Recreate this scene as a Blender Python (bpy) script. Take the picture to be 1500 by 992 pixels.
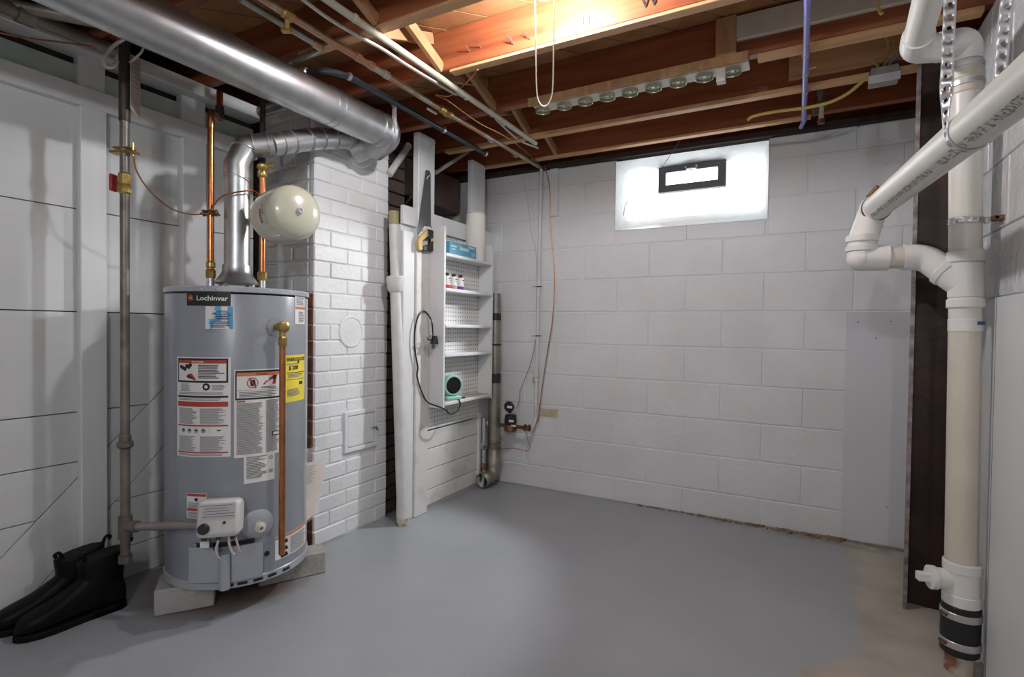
import bpy, bmesh, math, random
from mathutils import Vector, Matrix
random.seed(7)
for o in list(bpy.data.objects): bpy.data.objects.remove(o)
SC = bpy.context.scene
COL = SC.collection
V = Vector
PI = math.pi

# ------------------------------------------------------------------ camera
CX, CY = 750.0, 496.0
VP1 = (1174.0, 486.0)      # vanishing point of the side walls (world +Y)
VP2 = (-680.0, 463.0)      # vanishing point of the block wall (world -X)
CAMH = 1.053
FPX = math.sqrt(-((VP1[0]-CX)*(VP2[0]-CX) + (VP1[1]-CY)*(VP2[1]-CY)))
_y = V((VP1[0]-CX, VP1[1]-CY, FPX)).normalized()
_x = -V((VP2[0]-CX, VP2[1]-CY, FPX)).normalized()
_z = _x.cross(_y)
if _z.y > 0: _z = -_z
CAMPOS = V((0, 0, CAMH))
def ray(px, py):
    d = V((px-CX, py-CY, FPX))
    return V((_x.dot(d), _y.dot(d), _z.dot(d)))
def P(px, py, X=None, Y=None, Z=None):
    d = ray(px, py)
    if X is not None: t = X/d.x
    elif Y is not None: t = Y/d.y
    else: t = (Z-CAMH)/d.z
    return CAMPOS + d*t
def PH(px, py, D):                     # point on the pixel's ray at horizontal distance D
    d = ray(px, py)
    return CAMPOS + d*(D/math.hypot(d.x, d.y))
cam = bpy.data.cameras.new('camera'); cam_o = bpy.data.objects.new('camera', cam); COL.objects.link(cam_o)
right = V((_x.x, _y.x, _z.x)); up = -V((_x.y, _y.y, _z.y)); back = -V((_x.z, _y.z, _z.z))
m = Matrix((right, up, back)).transposed().to_4x4(); m.translation = CAMPOS
cam_o.matrix_world = m
cam.sensor_width = 36.0; cam.sensor_fit = 'HORIZONTAL'; cam.lens = FPX/1500.0*36.0
cam.clip_start = 0.02; cam.clip_end = 100
SC.camera = cam_o

# ------------------------------------------------------------------ world and exposure
W = bpy.data.worlds.new('sky'); SC.world = W; W.use_nodes = True
bg = W.node_tree.nodes['Background']; bg.inputs[0].default_value = (0.85, 0.93, 1.0, 1); bg.inputs[1].default_value = 3.0
SC.view_settings.view_transform = 'Standard'; SC.view_settings.look = 'None'
SC.view_settings.gamma = 1.0; SC.view_settings.use_curve_mapping = False
SC.view_settings.exposure = 1.28
BULB_W = 13.5       # the bare bulb in view
FILL_W = 9.5       # two added fill bulbs, out of view behind the camera
SKY_W = 42.0        # daylight beam entering through the clear vent pane
WIN_E = 1.1         # daylight in the frosted glass beside the vent
VENT_E = 3.0       # open sky in the clear vent pane

# ------------------------------------------------------------------ helpers
WL = {}
def link(o, parent=None):
    COL.objects.link(o)
    if parent is not None: o.parent = parent
def thing(name, label, cat, loc=(0, 0, 0), group=None):
    o = bpy.data.objects.new(name, None); link(o); o.location = loc; o.empty_display_size = 0.05
    o['label'] = label; o['category'] = cat
    if group: o['group'] = group
    WL[o.name] = V(loc)
    return o
def tag(o, label, cat, group=None):
    o['label'] = label; o['category'] = cat
    if group: o['group'] = group
    return o
def struct(o):
    o['kind'] = 'structure'; return o

class MB:
    def __init__(s): s.v = []; s.f = []
    def add(s, vs, fs):
        b = len(s.v); s.v += [V(v) for v in vs]; s.f += [tuple(i+b for i in f) for f in fs]; return s
    def box(s, lo, hi):
        x0, y0, z0 = lo; x1, y1, z1 = hi
        return s.add([(x0,y0,z0),(x1,y0,z0),(x1,y1,z0),(x0,y1,z0),(x0,y0,z1),(x1,y0,z1),(x1,y1,z1),(x0,y1,z1)],
                     [(0,3,2,1),(4,5,6,7),(0,1,5,4),(1,2,6,5),(2,3,7,6),(3,0,4,7)])
    def obox(s, c, size, ax, ay, az):
        c = V(c); hx, hy, hz = [k/2 for k in size]
        vs = [c+ax*(hx*a)+ay*(hy*b)+az*(hz*d) for d in (-1,1) for (a,b) in ((-1,-1),(1,-1),(1,1),(-1,1))]
        return s.add(vs, [(0,3,2,1),(4,5,6,7),(0,1,5,4),(1,2,6,5),(2,3,7,6),(3,0,4,7)])
    def beam(s, p0, p1, w, h, upv=(0,0,1)):
        p0, p1 = V(p0), V(p1); d = (p1-p0); L = d.length; d.normalize()
        sd = d.cross(V(upv)).normalized(); u = sd.cross(d)
        return s.obox((p0+p1)/2, (L, w, h), d, sd, u)
    def prism(s, poly, vec):
        n = len(poly); vec = V(vec); a = [V(p) for p in poly]
        return s.add(a+[p+vec for p in a], [tuple(range(n))[::-1], tuple(range(n, 2*n))]+[(i,(i+1)%n,(i+1)%n+n,i+n) for i in range(n)])
    def tube(s, pts, r, seg=12, caps=True):
        pts = [V(p) for p in pts]; n = len(pts)
        rs = r if isinstance(r, (list, tuple)) else [r]*n
        t0 = (pts[1]-pts[0]).normalized()
        ref = V((0,0,1)) if abs(t0.z) < 0.9 else V((1,0,0))
        nv = t0.cross(ref).normalized(); vs = []; fs = []
        for i in range(n):
            if i == 0: t = t0
            elif i == n-1: t = (pts[i]-pts[i-1]).normalized()
            else: t = ((pts[i]-pts[i-1]).normalized()+(pts[i+1]-pts[i]).normalized()).normalized()
            nv = (nv - t*nv.dot(t)).normalized(); bv = t.cross(nv)
            for k in range(seg):
                a = 2*PI*k/seg; vs.append(pts[i]+nv*(math.cos(a)*rs[i])+bv*(math.sin(a)*rs[i]))
        for i in range(n-1):
            for k in range(seg):
                k2 = (k+1) % seg; fs.append((i*seg+k, i*seg+k2, (i+1)*seg+k2, (i+1)*seg+k))
        if caps: fs += [tuple(range(seg))[::-1], tuple(range((n-1)*seg, n*seg))]
        return s.add(vs, fs)
    def lathe(s, o, axis, prof, seg=24, caps=True):
        o = V(o); axis = V(axis).normalized()
        return s.tube_prof(o, axis, prof, seg, caps)
    def tube_prof(s, o, axis, prof, seg, caps):
        ref = V((0,0,1)) if abs(axis.z) < 0.9 else V((1,0,0))
        a1 = axis.cross(ref).normalized(); a2 = axis.cross(a1); vs = []; fs = []; n = len(prof)
        for (r, h) in prof:
            for k in range(seg):
                a = 2*PI*k/seg; vs.append(o+axis*h+a1*(math.cos(a)*r)+a2*(math.sin(a)*r))
        for i in range(n-1):
            for k in range(seg):
                k2 = (k+1) % seg; fs.append((i*seg+k, i*seg+k2, (i+1)*seg+k2, (i+1)*seg+k))
        if caps: fs += [tuple(range(seg))[::-1], tuple(range((n-1)*seg, n*seg))]
        return s.add(vs, fs)
    def build(s, name, mat, parent=None, bevel=0.0, smooth=True, origin=None, recalc=True, solid=0.0, weld=False):
        xs = [v.x for v in s.v]; ys = [v.y for v in s.v]; zs = [v.z for v in s.v]
        if origin is None: origin = V(((min(xs)+max(xs))/2, (min(ys)+max(ys))/2, min(zs)))
        origin = V(origin)
        me = bpy.data.meshes.new(name)
        me.from_pydata([v-origin for v in s.v], [], s.f); me.update()
        if recalc:
            b = bmesh.new(); b.from_mesh(me); bmesh.ops.recalc_face_normals(b, faces=b.faces); b.to_mesh(me); b.free()
        if weld:
            b = bmesh.new(); b.from_mesh(me); bmesh.ops.remove_doubles(b, verts=b.verts, dist=1e-5); bmesh.ops.recalc_face_normals(b, faces=b.faces); b.to_mesh(me); b.free()
        if smooth:
            me.polygons.foreach_set('use_smooth', [True]*len(me.polygons)); me.set_sharp_from_angle(angle=0.6)
        if isinstance(mat, (list, tuple)):
            for q in mat: me.materials.append(q)
        else: me.materials.append(mat)
        o = bpy.data.objects.new(name, me); link(o, parent)
        if name in ('print', 'pipe_print'): o['kind'] = 'stuff'
        base = WL[parent.name] if parent is not None else V((0,0,0))
        o.location = origin-base; WL[o.name] = origin
        if solid:
            md = o.modifiers.new('thickness', 'SOLIDIFY'); md.thickness = solid; md.offset = 0
        if bevel:
            md = o.modifiers.new('bevel', 'BEVEL'); md.width = bevel; md.segments = 2; md.limit_method = 'ANGLE'; md.angle_limit = 0.7
        return o

def fillet(pts, rad, n=6):
    pts = [V(p) for p in pts]; out = [pts[0]]
    for i in range(1, len(pts)-1):
        a = (pts[i-1]-pts[i]); b = (pts[i+1]-pts[i]); r = min(rad, a.length*0.49, b.length*0.49)
        p0 = pts[i]+a.normalized()*r; p2 = pts[i]+b.normalized()*r
        for k in range(n+1):
            t = k/n; out.append(p0*(1-t)**2+pts[i]*(2*t*(1-t))+p2*t*t)
    out.append(pts[-1]); return out
def spline(pts, n=8):
    pts = [V(p) for p in pts]; q = [pts[0]*2-pts[1]]+pts+[pts[-1]*2-pts[-2]]; out = []
    for i in range(1, len(q)-2):
        for k in range(n):
            t = k/n; a, b, c, d = q[i-1], q[i], q[i+1], q[i+2]
            out.append(0.5*((2*b)+(c-a)*t+(2*a-5*b+4*c-d)*t*t+(3*b-a-3*c+d)*t**3))
    out.append(pts[-1]); return out

BOXES = {}
def piece(name, lo, hi, mat, parent, bevel=0.003):
    """a box-shaped piece (brick, block, plank): alike pieces share mesh data"""
    lo, hi = V(lo), V(hi); d = hi-lo
    key = (name, tuple(round(k, 3) for k in d), mat.name, bevel)
    if key not in BOXES:
        me = bpy.data.meshes.new(name); b = bmesh.new(); bmesh.ops.create_cube(b, size=1.0)
        for v in b.verts: v.co = V((v.co.x*d.x, v.co.y*d.y, v.co.z*d.z))
        if bevel: bmesh.ops.bevel(b, geom=list(b.edges), offset=min(bevel, min(d)*0.4), segments=1, affect='EDGES')
        b.to_mesh(me); b.free(); me.materials.append(mat); BOXES[key] = me
    o = bpy.data.objects.new(name, BOXES[key]); link(o, parent)
    c = (lo+hi)/2; o.location = c-WL[parent.name]; WL[o.name] = c
    return o

def copy_tree(o, parent=None):
    c = o.copy(); link(c, parent)
    for ch in o.children: copy_tree(ch, c)
    return c

_dg = None
def text_geo(body, size, font_bold=False):
    cu = bpy.data.curves.new('t', 'FONT'); cu.body = body; cu.size = size; cu.align_x = 'LEFT'; cu.resolution_u = 2
    if font_bold: cu.offset = size*0.02
    o = bpy.data.objects.new('t', cu); COL.objects.link(o)
    bpy.context.view_layer.update()
    me = bpy.data.meshes.new_from_object(o.evaluated_get(bpy.context.evaluated_depsgraph_get()))
    vs = [v.co.copy() for v in me.vertices]; fs = [tuple(p.vertices) for p in me.polygons]
    bpy.data.objects.remove(o); bpy.data.curves.remove(cu); bpy.data.meshes.remove(me)
    w = max(v.x for v in vs) if vs else 0
    return vs, fs, w

# ------------------------------------------------------------------ materials
MATS = {}
def mat(name, col, rough=0.6, metal=0.0, col2=None, scale=8.0, amt=0.5, bump=0.0, bscale=60.0, spec=0.5, stretch=None,
        detail=4.0, trans=0.0, emit=0.0, coat=0.0, ramp=(0.35, 0.65), alpha=1.0):
    if name in MATS: return MATS[name]
    M = bpy.data.materials.new(name); M.use_nodes = True; nt = M.node_tree; N = nt.nodes; L = nt.links
    b = N['Principled BSDF']; b.inputs['Roughness'].default_value = rough; b.inputs['Metallic'].default_value = metal
    b.inputs['Specular IOR Level'].default_value = spec; b.inputs['Base Color'].default_value = (*col, 1)
    if trans: b.inputs['Transmission Weight'].default_value = trans
    if coat: b.inputs['Coat Weight'].default_value = coat
    if alpha < 1: b.inputs['Alpha'].default_value = alpha
    if emit: b.inputs['Emission Color'].default_value = (*col, 1); b.inputs['Emission Strength'].default_value = emit
    tc = N.new('ShaderNodeTexCoord'); src = tc.outputs['Object']
    geo = N.new('ShaderNodeNewGeometry'); src = geo.outputs['Position']
    if stretch:
        mp = N.new('ShaderNodeMapping'); mp.inputs['Scale'].default_value = stretch; L.new(src, mp.inputs['Vector']); src = mp.outputs[0]
    if col2 is not None:
        nz = N.new('ShaderNodeTexNoise'); nz.inputs['Scale'].default_value = scale; nz.inputs['Detail'].default_value = detail
        L.new(src, nz.inputs['Vector'])
        rp = N.new('ShaderNodeMapRange'); rp.inputs['From Min'].default_value = ramp[0]; rp.inputs['From Max'].default_value = ramp[1]
        rp.inputs['To Max'].default_value = amt
        L.new(nz.outputs['Fac'], rp.inputs['Value'])
        mx = N.new('ShaderNodeMix'); mx.data_type = 'RGBA'; mx.inputs['A'].default_value = (*col, 1); mx.inputs['B'].default_value = (*col2, 1)
        L.new(rp.outputs[0], mx.inputs['Factor']); L.new(mx.outputs['Result'], b.inputs['Base Color'])
        if emit: L.new(mx.outputs['Result'], b.inputs['Emission Color'])
    if bump:
        n2 = N.new('ShaderNodeTexNoise'); n2.inputs['Scale'].default_value = bscale; n2.inputs['Detail'].default_value = 5
        L.new(src, n2.inputs['Vector'])
        bp = N.new('ShaderNodeBump'); bp.inputs['Strength'].default_value = bump; bp.inputs['Distance'].default_value = 0.01
        L.new(n2.outputs['Fac'], bp.inputs['Height']); L.new(bp.outputs[0], b.inputs['Normal'])
    MATS[name] = M; return M

M_block = mat('painted_block', (.70,.71,.73), .55, col2=(.60,.60,.61), scale=3, amt=.6, bump=.22, bscale=55)
M_mortar = mat('painted_mortar', (.68,.69,.70), .7, bump=.3, bscale=80)
M_wbrick = mat('white_painted_brick', (.76,.77,.79), .45, col2=(.62,.61,.60), scale=5, amt=.4, bump=.25, bscale=45)
M_wmortar = mat('white_painted_mortar', (.70,.70,.70), .7, bump=.5, bscale=60)
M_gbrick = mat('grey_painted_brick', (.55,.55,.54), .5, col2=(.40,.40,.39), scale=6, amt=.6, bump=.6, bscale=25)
M_rbrick = mat('raw_red_brick', (.30,.11,.06), .85, col2=(.16,.07,.045), scale=12, amt=.8, bump=.4, bscale=70)
M_dbrick = mat('dark_brick', (.10,.07,.055), .9, col2=(.04,.03,.028), scale=6, amt=.8, bump=.4)  # dark brown brick with blacker blotches
M_dmortar = mat('dark_mortar', (.14,.12,.10), .9, bump=.4)
M_board = mat('white_painted_board', (.63,.64,.64), .5, col2=(.56,.56,.55), scale=4, amt=.5, bump=.05, bscale=30, stretch=(1,.35,2))
M_trim = mat('white_painted_wood', (.69,.70,.71), .45, col2=(.61,.61,.61), scale=5, amt=.4, bump=.05, bscale=25, stretch=(4,4,.5))
M_dirtyboard = mat('stained_white_board', (.66,.65,.63), .55, col2=(.30,.27,.23), scale=9, amt=.45, bump=.08, bscale=30, ramp=(.55,.8))
M_peg = mat('white_pegboard', (.74,.74,.72), .55)
M_hole = mat('dark_hole', (.02,.02,.02), .9)
M_joist = mat('brown_joist_wood', (.33,.105,.042), .45, col2=(.17,.038,.015), scale=3.2, amt=.8, bump=.12, bscale=30, stretch=(.6,6,9))
M_joistlt = mat('light_joist_wood', (.66,.38,.19), .6, col2=(.50,.26,.12), scale=4, amt=.8, bump=.1, bscale=30, stretch=(.6,6,9))
M_brace = mat('bridging_wood', (.48,.27,.13), .6, col2=(.30,.15,.065), scale=6, amt=.8, bump=.1, stretch=(5,1,1))
M_plank = mat('subfloor_wood', (.42,.21,.09), .6, col2=(.25,.105,.042), scale=4, amt=.8, bump=.1, stretch=(2,2,4))
M_galv = mat('galvanized_steel', (.62,.63,.64), .40, 1.0, col2=(.46,.47,.48), scale=14, amt=.7, bump=.03, bscale=20)
M_galvd = mat('dull_galvanized', (.36,.34,.30), .5, .8, col2=(.20,.17,.13), scale=9, amt=.8, bump=.05)
M_steel = mat('bright_steel', (.66,.65,.67), .38, .9)
M_copper = mat('copper_pipe', (.62,.26,.11), .28, 1.0, col2=(.34,.12,.05), scale=14, amt=.6)
M_copperd = mat('weathered_copper', (.46,.27,.18), .45, .8, col2=(.45,.52,.45), scale=9, amt=.75, ramp=(.5,.62))
M_brass = mat('brass_fitting', (.52,.37,.13), .35, .9, col2=(.33,.21,.07), scale=20, amt=.6)
M_bronze = mat('brown_bronze', (.21,.10,.045), .45, .6, col2=(.11,.05,.02), scale=20, amt=.6)
M_iron = mat('black_iron_pipe', (.045,.036,.032), .5, .4, col2=(.11,.09,.08), scale=16, amt=.6, bump=.1)
M_irong = mat('grey_iron_pipe', (.22,.205,.19), .45, .5, col2=(.10,.075,.065), scale=14, amt=.7, bump=.1)
M_blackpipe = mat('dark_steel_pipe', (.05,.06,.075), .35, .5, col2=(.10,.12,.14), scale=8, amt=.5)
M_tank = mat('grey_enamel_tank', (.265,.285,.32), .28, 0.0, spec=.5, coat=.4)
M_tanklt = mat('pale_grey_enamel', (.36,.385,.425), .28, 0.0, coat=.4)
M_black = mat('black_plastic', (.012,.012,.013), .4)
M_boot = mat('black_leather', (.0022,.002,.003), .5, col2=(.004,.0035,.006), scale=20, amt=.6, bump=.12, bscale=90, spec=.18)
M_sole = mat('black_rubber_sole', (.003,.0028,.0025), .7, spec=.2)
M_cream = mat('cream_enamel', (.56,.55,.44), .25, coat=.3)
M_pvc = mat('white_pvc', (.74,.725,.69), .35, col2=(.66,.64,.59), scale=3, amt=.6)
M_pvcw = mat('pvc_fitting_white', (.78,.775,.76), .35, col2=(.70,.68,.65), scale=10, amt=.5)
M_pvcc = mat('aged_cream_pvc', (.64,.60,.52), .4, col2=(.56,.51,.43), scale=6, amt=.6)
M_primer = mat('purple_primer', (.42,.30,.42), .5)
M_rust = mat('rusty_flaking_iron', (.52,.47,.39), .75, col2=(.20,.09,.035), scale=14, amt=.95, bump=.5, ramp=(.48,.6))
M_column = mat('dark_steel_column', (.028,.016,.014), .42, .3, col2=(.075,.035,.025), scale=6, amt=.8, bump=.2, bscale=30)
M_coledge = mat('worn_steel_edge', (.34,.31,.31), .5, .3, col2=(.12,.06,.05), scale=25, amt=.8, bump=.2)
M_rwall = mat('glossy_rough_wall', (.66,.67,.68), .28, col2=(.55,.55,.55), scale=5, amt=.5, bump=.55, bscale=28)
M_rpanel = mat('smooth_grey_panel', (.66,.675,.69), .5, col2=(.62,.63,.64), scale=3, amt=.5)
M_sheet = mat('grey_painted_sheet', (.60,.61,.65), .5, col2=(.57,.58,.61), scale=3, amt=.5)
M_plaster = mat('white_plaster', (.78,.80,.80), .6, col2=(.62,.65,.65), scale=12, amt=.5, bump=.5, bscale=22)
M_wframe = mat('dark_grey_vinyl', (.085,.083,.095), .45)
M_paper = mat('white_paper', (.74,.73,.72), .6)
M_ink = mat('black_ink', (.012,.012,.014), .5)
M_inkg = mat('grey_ink', (.20,.20,.21), .6)
M_red = mat('red_ink', (.42,.05,.04), .5)
M_orange = mat('orange_ink', (.62,.20,.08), .5)
M_yellow = mat('yellow_paper', (.82,.68,.06), .6)
M_blue = mat('cyan_blue_sticker', (.09,.36,.58), .45)
M_navy = mat('dark_blue_ink', (.02,.08,.2), .5)
M_wht = mat('white_ink', (.8,.8,.8), .5)
M_redp = mat('red_plastic', (.40,.02,.025), .4)
M_tagm = mat('paper_hang_tag', (.55,.45,.40), .7, col2=(.40,.29,.25), scale=14, amt=.7)
M_wirew = mat('white_cable', (.66,.64,.58), .5)
M_wirey = mat('yellow_cable', (.60,.44,.13), .5)
M_wireb = mat('copper_wire', (.46,.20,.10), .4, .7)
M_wired = mat('dark_wire', (.06,.05,.05), .5)
M_conduit = mat('cream_painted_conduit', (.50,.48,.38), .45, col2=(.40,.38,.30), scale=9, amt=.5)
M_wpipe = mat('white_painted_pipe', (.66,.66,.65), .45, col2=(.52,.51,.48), scale=12, amt=.5)
M_pex = mat('violet_blue_pex', (.28,.27,.72), .35)
M_concrete = mat('concrete_block', (.42,.41,.40), .8, col2=(.32,.29,.26), scale=9, amt=.7, bump=.4, bscale=60)
M_debris = mat('crumbled_brown_debris', (.16,.10,.05), .9, col2=(.34,.27,.18), scale=25, amt=.9, bump=.6)
M_saw = mat('saw_blade_steel', (.13,.13,.135), .4, .6)
M_sawy = mat('amber_plastic', (.58,.40,.12), .45)
M_mint = mat('mint_green_plastic', (.30,.58,.48), .4)
M_lid = mat('gold_tin_lid', (.50,.49,.38), .3, .7, col2=(.40,.40,.30), scale=30, amt=.6)
M_glass = mat('jar_glass', (.62,.66,.56), .08, trans=.75)
M_jar = mat('pale_box_cover', (.66,.62,.55), .6)
M_boxb = mat('blue_carton', (.10,.33,.46), .5)
M_rubber = mat('black_rubber', (.012,.012,.013), .5)
M_film = mat('clear_plastic_film', (.85,.85,.85), .2, alpha=.16)
M_manual = mat('folded_tan_paper', (.80,.68,.61), .7, col2=(.60,.49,.43), scale=7, amt=.5)
M_tape = mat('black_tape', (.02,.02,.022), .5)
M_rock = mat('dark_void_timber', (.035,.02,.014), .9)
M_greenw = mat('pale_green_paint', (.50,.58,.55), .5, col2=(.30,.37,.33), scale=8, amt=.6)

# painted floor with a bare concrete strip at the right (the paint ends at a ragged edge)
def floor_mat():
    M = bpy.data.materials.new('painted_floor'); M.use_nodes = True; nt = M.node_tree; N = nt.nodes; L = nt.links
    b = N['Principled BSDF']; geo = N.new('ShaderNodeNewGeometry'); sp = N.new('ShaderNodeSeparateXYZ'); L.new(geo.outputs['Position'], sp.inputs[0])
    def noise(sc, det=4):
        n = N.new('ShaderNodeTexNoise'); n.inputs['Scale'].default_value = sc; n.inputs['Detail'].default_value = det; L.new(geo.outputs['Position'], n.inputs['Vector']); return n.outputs['Fac']
    def mth(op, a, c):
        n = N.new('ShaderNodeMath'); n.operation = op
        for i, q in enumerate((a, c)):
            if isinstance(q, (int, float)): n.inputs[i].default_value = q
            else: L.new(q, n.inputs[i])
        return n.outputs[0]
    def mix(f, a, c):
        n = N.new('ShaderNodeMix'); n.data_type = 'RGBA'; L.new(f, n.inputs['Factor'])
        for k, q in (('A', a), ('B', c)):
            if isinstance(q, tuple): n.inputs[k].default_value = (*q, 1)
            else: L.new(q, n.inputs[k])
        return n.outputs['Result']
    def mr(v, a, c, d=0., e=1.):
        n = N.new('ShaderNodeMapRange'); L.new(v, n.inputs['Value'])
        for i, q in enumerate((a, c, d, e)): n.inputs[i+1].default_value = q
        return n.outputs[0]
    # edge X as a function of Y: 0.2 beyond Y 2.1, moving left nearer than that
    edge = mth('SUBTRACT', .2, mth('MULTIPLY', mth('MAXIMUM', mth('SUBTRACT', 2.1, sp.outputs['Y']), 0.), .78))
    wob = mth('MULTIPLY', mth('SUBTRACT', noise(9, 6), .5), .10)
    dist = mth('SUBTRACT', mth('ADD', sp.outputs['X'], wob), edge)
    conc = mr(dist, -.006, .012)
    paint = mix(mr(noise(2.5), .35, .65), (.345,.365,.390), (.315,.332,.354))
    paint = mix(mr(noise(28, 6), .66, .74, 0, .25), paint, (.38,.38,.38))
    concc = mix(mr(noise(5, 6), .35, .65), (.46,.43,.375), (.35,.32,.275))
    # rust-brown stain at the base of the block wall and round the heater
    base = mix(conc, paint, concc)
    st = mth('MULTIPLY', mr(sp.outputs['Y'], 3.02, 3.15), mr(mth('ADD', sp.outputs['X'], mth('MULTIPLY', noise(5), .8)), -.1, .45))
    st = mth('MULTIPLY', st, mr(noise(20, 6), .35, .6, 0, .85))
    base = mix(st, base, (.20,.135,.075))
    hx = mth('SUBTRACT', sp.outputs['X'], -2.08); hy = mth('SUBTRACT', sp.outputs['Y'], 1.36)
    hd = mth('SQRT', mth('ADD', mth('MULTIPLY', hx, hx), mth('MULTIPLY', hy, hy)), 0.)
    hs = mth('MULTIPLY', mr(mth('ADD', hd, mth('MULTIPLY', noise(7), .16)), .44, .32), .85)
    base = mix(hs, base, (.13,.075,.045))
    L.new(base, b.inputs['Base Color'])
    rg = mix(conc, (.36,.36,.36), (.8,.8,.8)); L.new(rg, b.inputs['Roughness'])
    bp = N.new('ShaderNodeBump'); bp.inputs['Strength'].default_value = .08; bp.inputs['Distance'].default_value = .01
    L.new(mth('ADD', noise(18, 5), mth('MULTIPLY', conc, -.4)), bp.inputs['Height']); L.new(bp.outputs[0], b.inputs['Normal'])
    return M
M_floor = floor_mat()

# ------------------------------------------------------------------ planes of the room
XL, XC, XS, XR, YB = -2.43, -2.0, -1.853, 0.53, 3.155
YR = -2.2                 # rear wall behind the camera
ZJ, ZT = 2.12, 2.285      # joist underside, subfloor underside
WTOP = 2.084
# ================================================================== STRUCTURE
fl = MB().box((-2.75, YR-.1, -.12), (.75, 3.45, 0)).build('floor', M_floor); struct(fl)

# ---- block wall with the window opening
WX0, WX1, WZ0, WZ1 = -1.01, -.172, 1.655, 2.07
wb = MB()
for lo, hi in (((-2.6, YB+.004, 0), (WX0, YB+.30, WTOP-.004)), ((WX1, YB+.004, 0), (.62, YB+.30, WTOP-.004)),
               ((WX0, YB+.004, 0), (WX1, YB+.30, WZ0))):
    wb.box(lo, hi)
wall_back = struct(wb.build('wall_back', M_mortar, smooth=False))
zs = [0, .145, .348, .551, .754, .957, 1.160, 1.363, 1.566, 1.769, 1.972, WTOP]
J = .003
def emit_block(x0, x1, z0, z1):
    if x1-x0 < .03 or z1-z0 < .02: return
    dy = random.uniform(-.0012, .0012)
    piece('block', (x0+J/2, YB+dy, z0+J/2), (x1-J/2, YB+.02+dy, z1-J/2), M_block, wall_back, .0045)
for i in range(len(zs)-1):
    z0, z1 = zs[i], zs[i+1]
    off = .015 if i % 2 == 1 else -.18
    x = off-.4064*8
    while x < .6:
        a, c = max(x, -2.0), min(x+.4064, .6); x += .4064
        if c-a < .03: continue
        if z1 <= WZ0+.001 or c <= WX0 or a >= WX1: emit_block(a, c, z0, z1); continue
        if a < WX0: emit_block(a, WX0, z0, z1)
        if c > WX1: emit_block(WX1, c, z0, z1)
        m0, m1 = max(a, WX0), min(c, WX1)
        if z0 < WZ0: emit_block(m0, m1, z0, WZ0)

# ---- window: plastered reveal sloping in, frosted glass block panel, dark hopper vent
yo, yi = YB-.004, 3.33
ox = (WX0, WX1); oz = (WZ0, WZ1)
ix = (-.985, -.205); izb, izt = 1.745, 2.072
win = struct(MB().box((WX0-.0, yi+.05, WZ0-.02), (WX1, yi+.09, WZ1+.03)).build('window_1', M_plaster))
mb = MB()
O = [V((ox[0],yo,oz[0])), V((ox[1],yo,oz[0])), V((ox[1],yo,oz[1])), V((ox[0],yo,oz[1]))]
I = [V((ix[0],yi,izb)), V((ix[1],yi,izb)), V((ix[1],yi,izt-.03)), V((ix[0],yi,izt-.03))]
O2 = [p.copy() for p in O]; n = 10
for k in range(4):                      # each reveal face as a grid with a little unevenness
    A0, A1, B0, B1 = O[k], O[(k+1)%4], I[k], I[(k+1)%4]
    vs = []; fs = []; nu, nv = 14, 5
    for j in range(nv+1):
        for i in range(nu+1):
            p = A0.lerp(A1, i/nu).lerp(B0.lerp(B1, i/nu), j/nv)
            if 0 < i < nu and 0 < j < nv: p += V((0, 0, random.uniform(-.004, .004)))
            vs.append(p)
    for j in range(nv):
        for i in range(nu): fs.append((j*(nu+1)+i, j*(nu+1)+i+1, (j+1)*(nu+1)+i+1, (j+1)*(nu+1)+i))
    mb.add(vs, fs)
mb.build('reveal', M_plaster, win, recalc=False)
M_day = mat('daylit_frosted_glass', (.93,.97,1.0), .4, emit=WIN_E)
MB().box((ix[0]-.01, yi+.004, izb-.01), (ix[1]+.01, yi+.03, izt)).build('pane', M_day, win)
# hopper vent
ft = [P(965,242,Y=yi-.03), P(1064,228,Y=yi-.03), P(1064,272,Y=yi-.03), P(966,283,Y=yi-.03)]
fx0, fx1 = ft[0].x, ft[1].x; fz1 = min((ft[0].z+ft[1].z)/2, izt-.03); fz0 = (ft[2].z+ft[3].z)/2
g = .042
fr = MB().box((fx0,yi-.035,fz0),(fx1,yi+.003,fz0+g)).box((fx0,yi-.035,fz1-g*.8),(fx1,yi+.003,fz1)).box((fx0,yi-.0345,fz0+g),(fx0+g*1.05,yi+.003,fz1-g*.8)).box((fx1-g*1.05,yi-.0345,fz0+g),(fx1,yi+.003,fz1-g*.8))
fro = fr.build('window_frame', M_wframe, win)
MB().box((fx0+g,yi-.012,fz0+g*.9),(fx1-g,yi-.004,fz1-g*.7)).build('pane', mat('clear_daylit_pane', (.93,.97,1.0), .2, emit=VENT_E), win)
cx = (fx0+fx1)/2
MB().box((cx-.035,yi-.05,fz1-g*.75),(cx+.035,yi-.034,fz1-g*.6)).box((cx-.035,yi-.05,fz1-g*.75),(cx-.027,yi-.034,fz1-.012)).box((cx+.027,yi-.05,fz1-g*.75),(cx+.035,yi-.034,fz1-.012)).build('latch', M_wpipe, fro)
sl = bpy.data.lights.new('vent_daylight', 'SPOT'); sl.energy = SKY_W; sl.spot_size = math.radians(58); sl.spot_blend = .45; sl.shadow_soft_size = .05; sl.color = (.95,.98,1.0)
so_ = bpy.data.objects.new('vent_daylight', sl); COL.objects.link(so_); so_.parent = win
vpos = V((cx-.05, yi-.09, (fz0+fz1)/2)); so_.location = vpos-WL[win.name]
so_.rotation_euler = (V((-1.88, 1.45, .38))-vpos).to_track_quat('-Z', 'Y').to_euler()

# ---- ceiling: subfloor planks on joists
ceil = struct(MB().box((-2.75, YR-.1, ZT+.03), (.75, 3.45, ZT+.06)).build('ceiling', M_rock))
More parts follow.
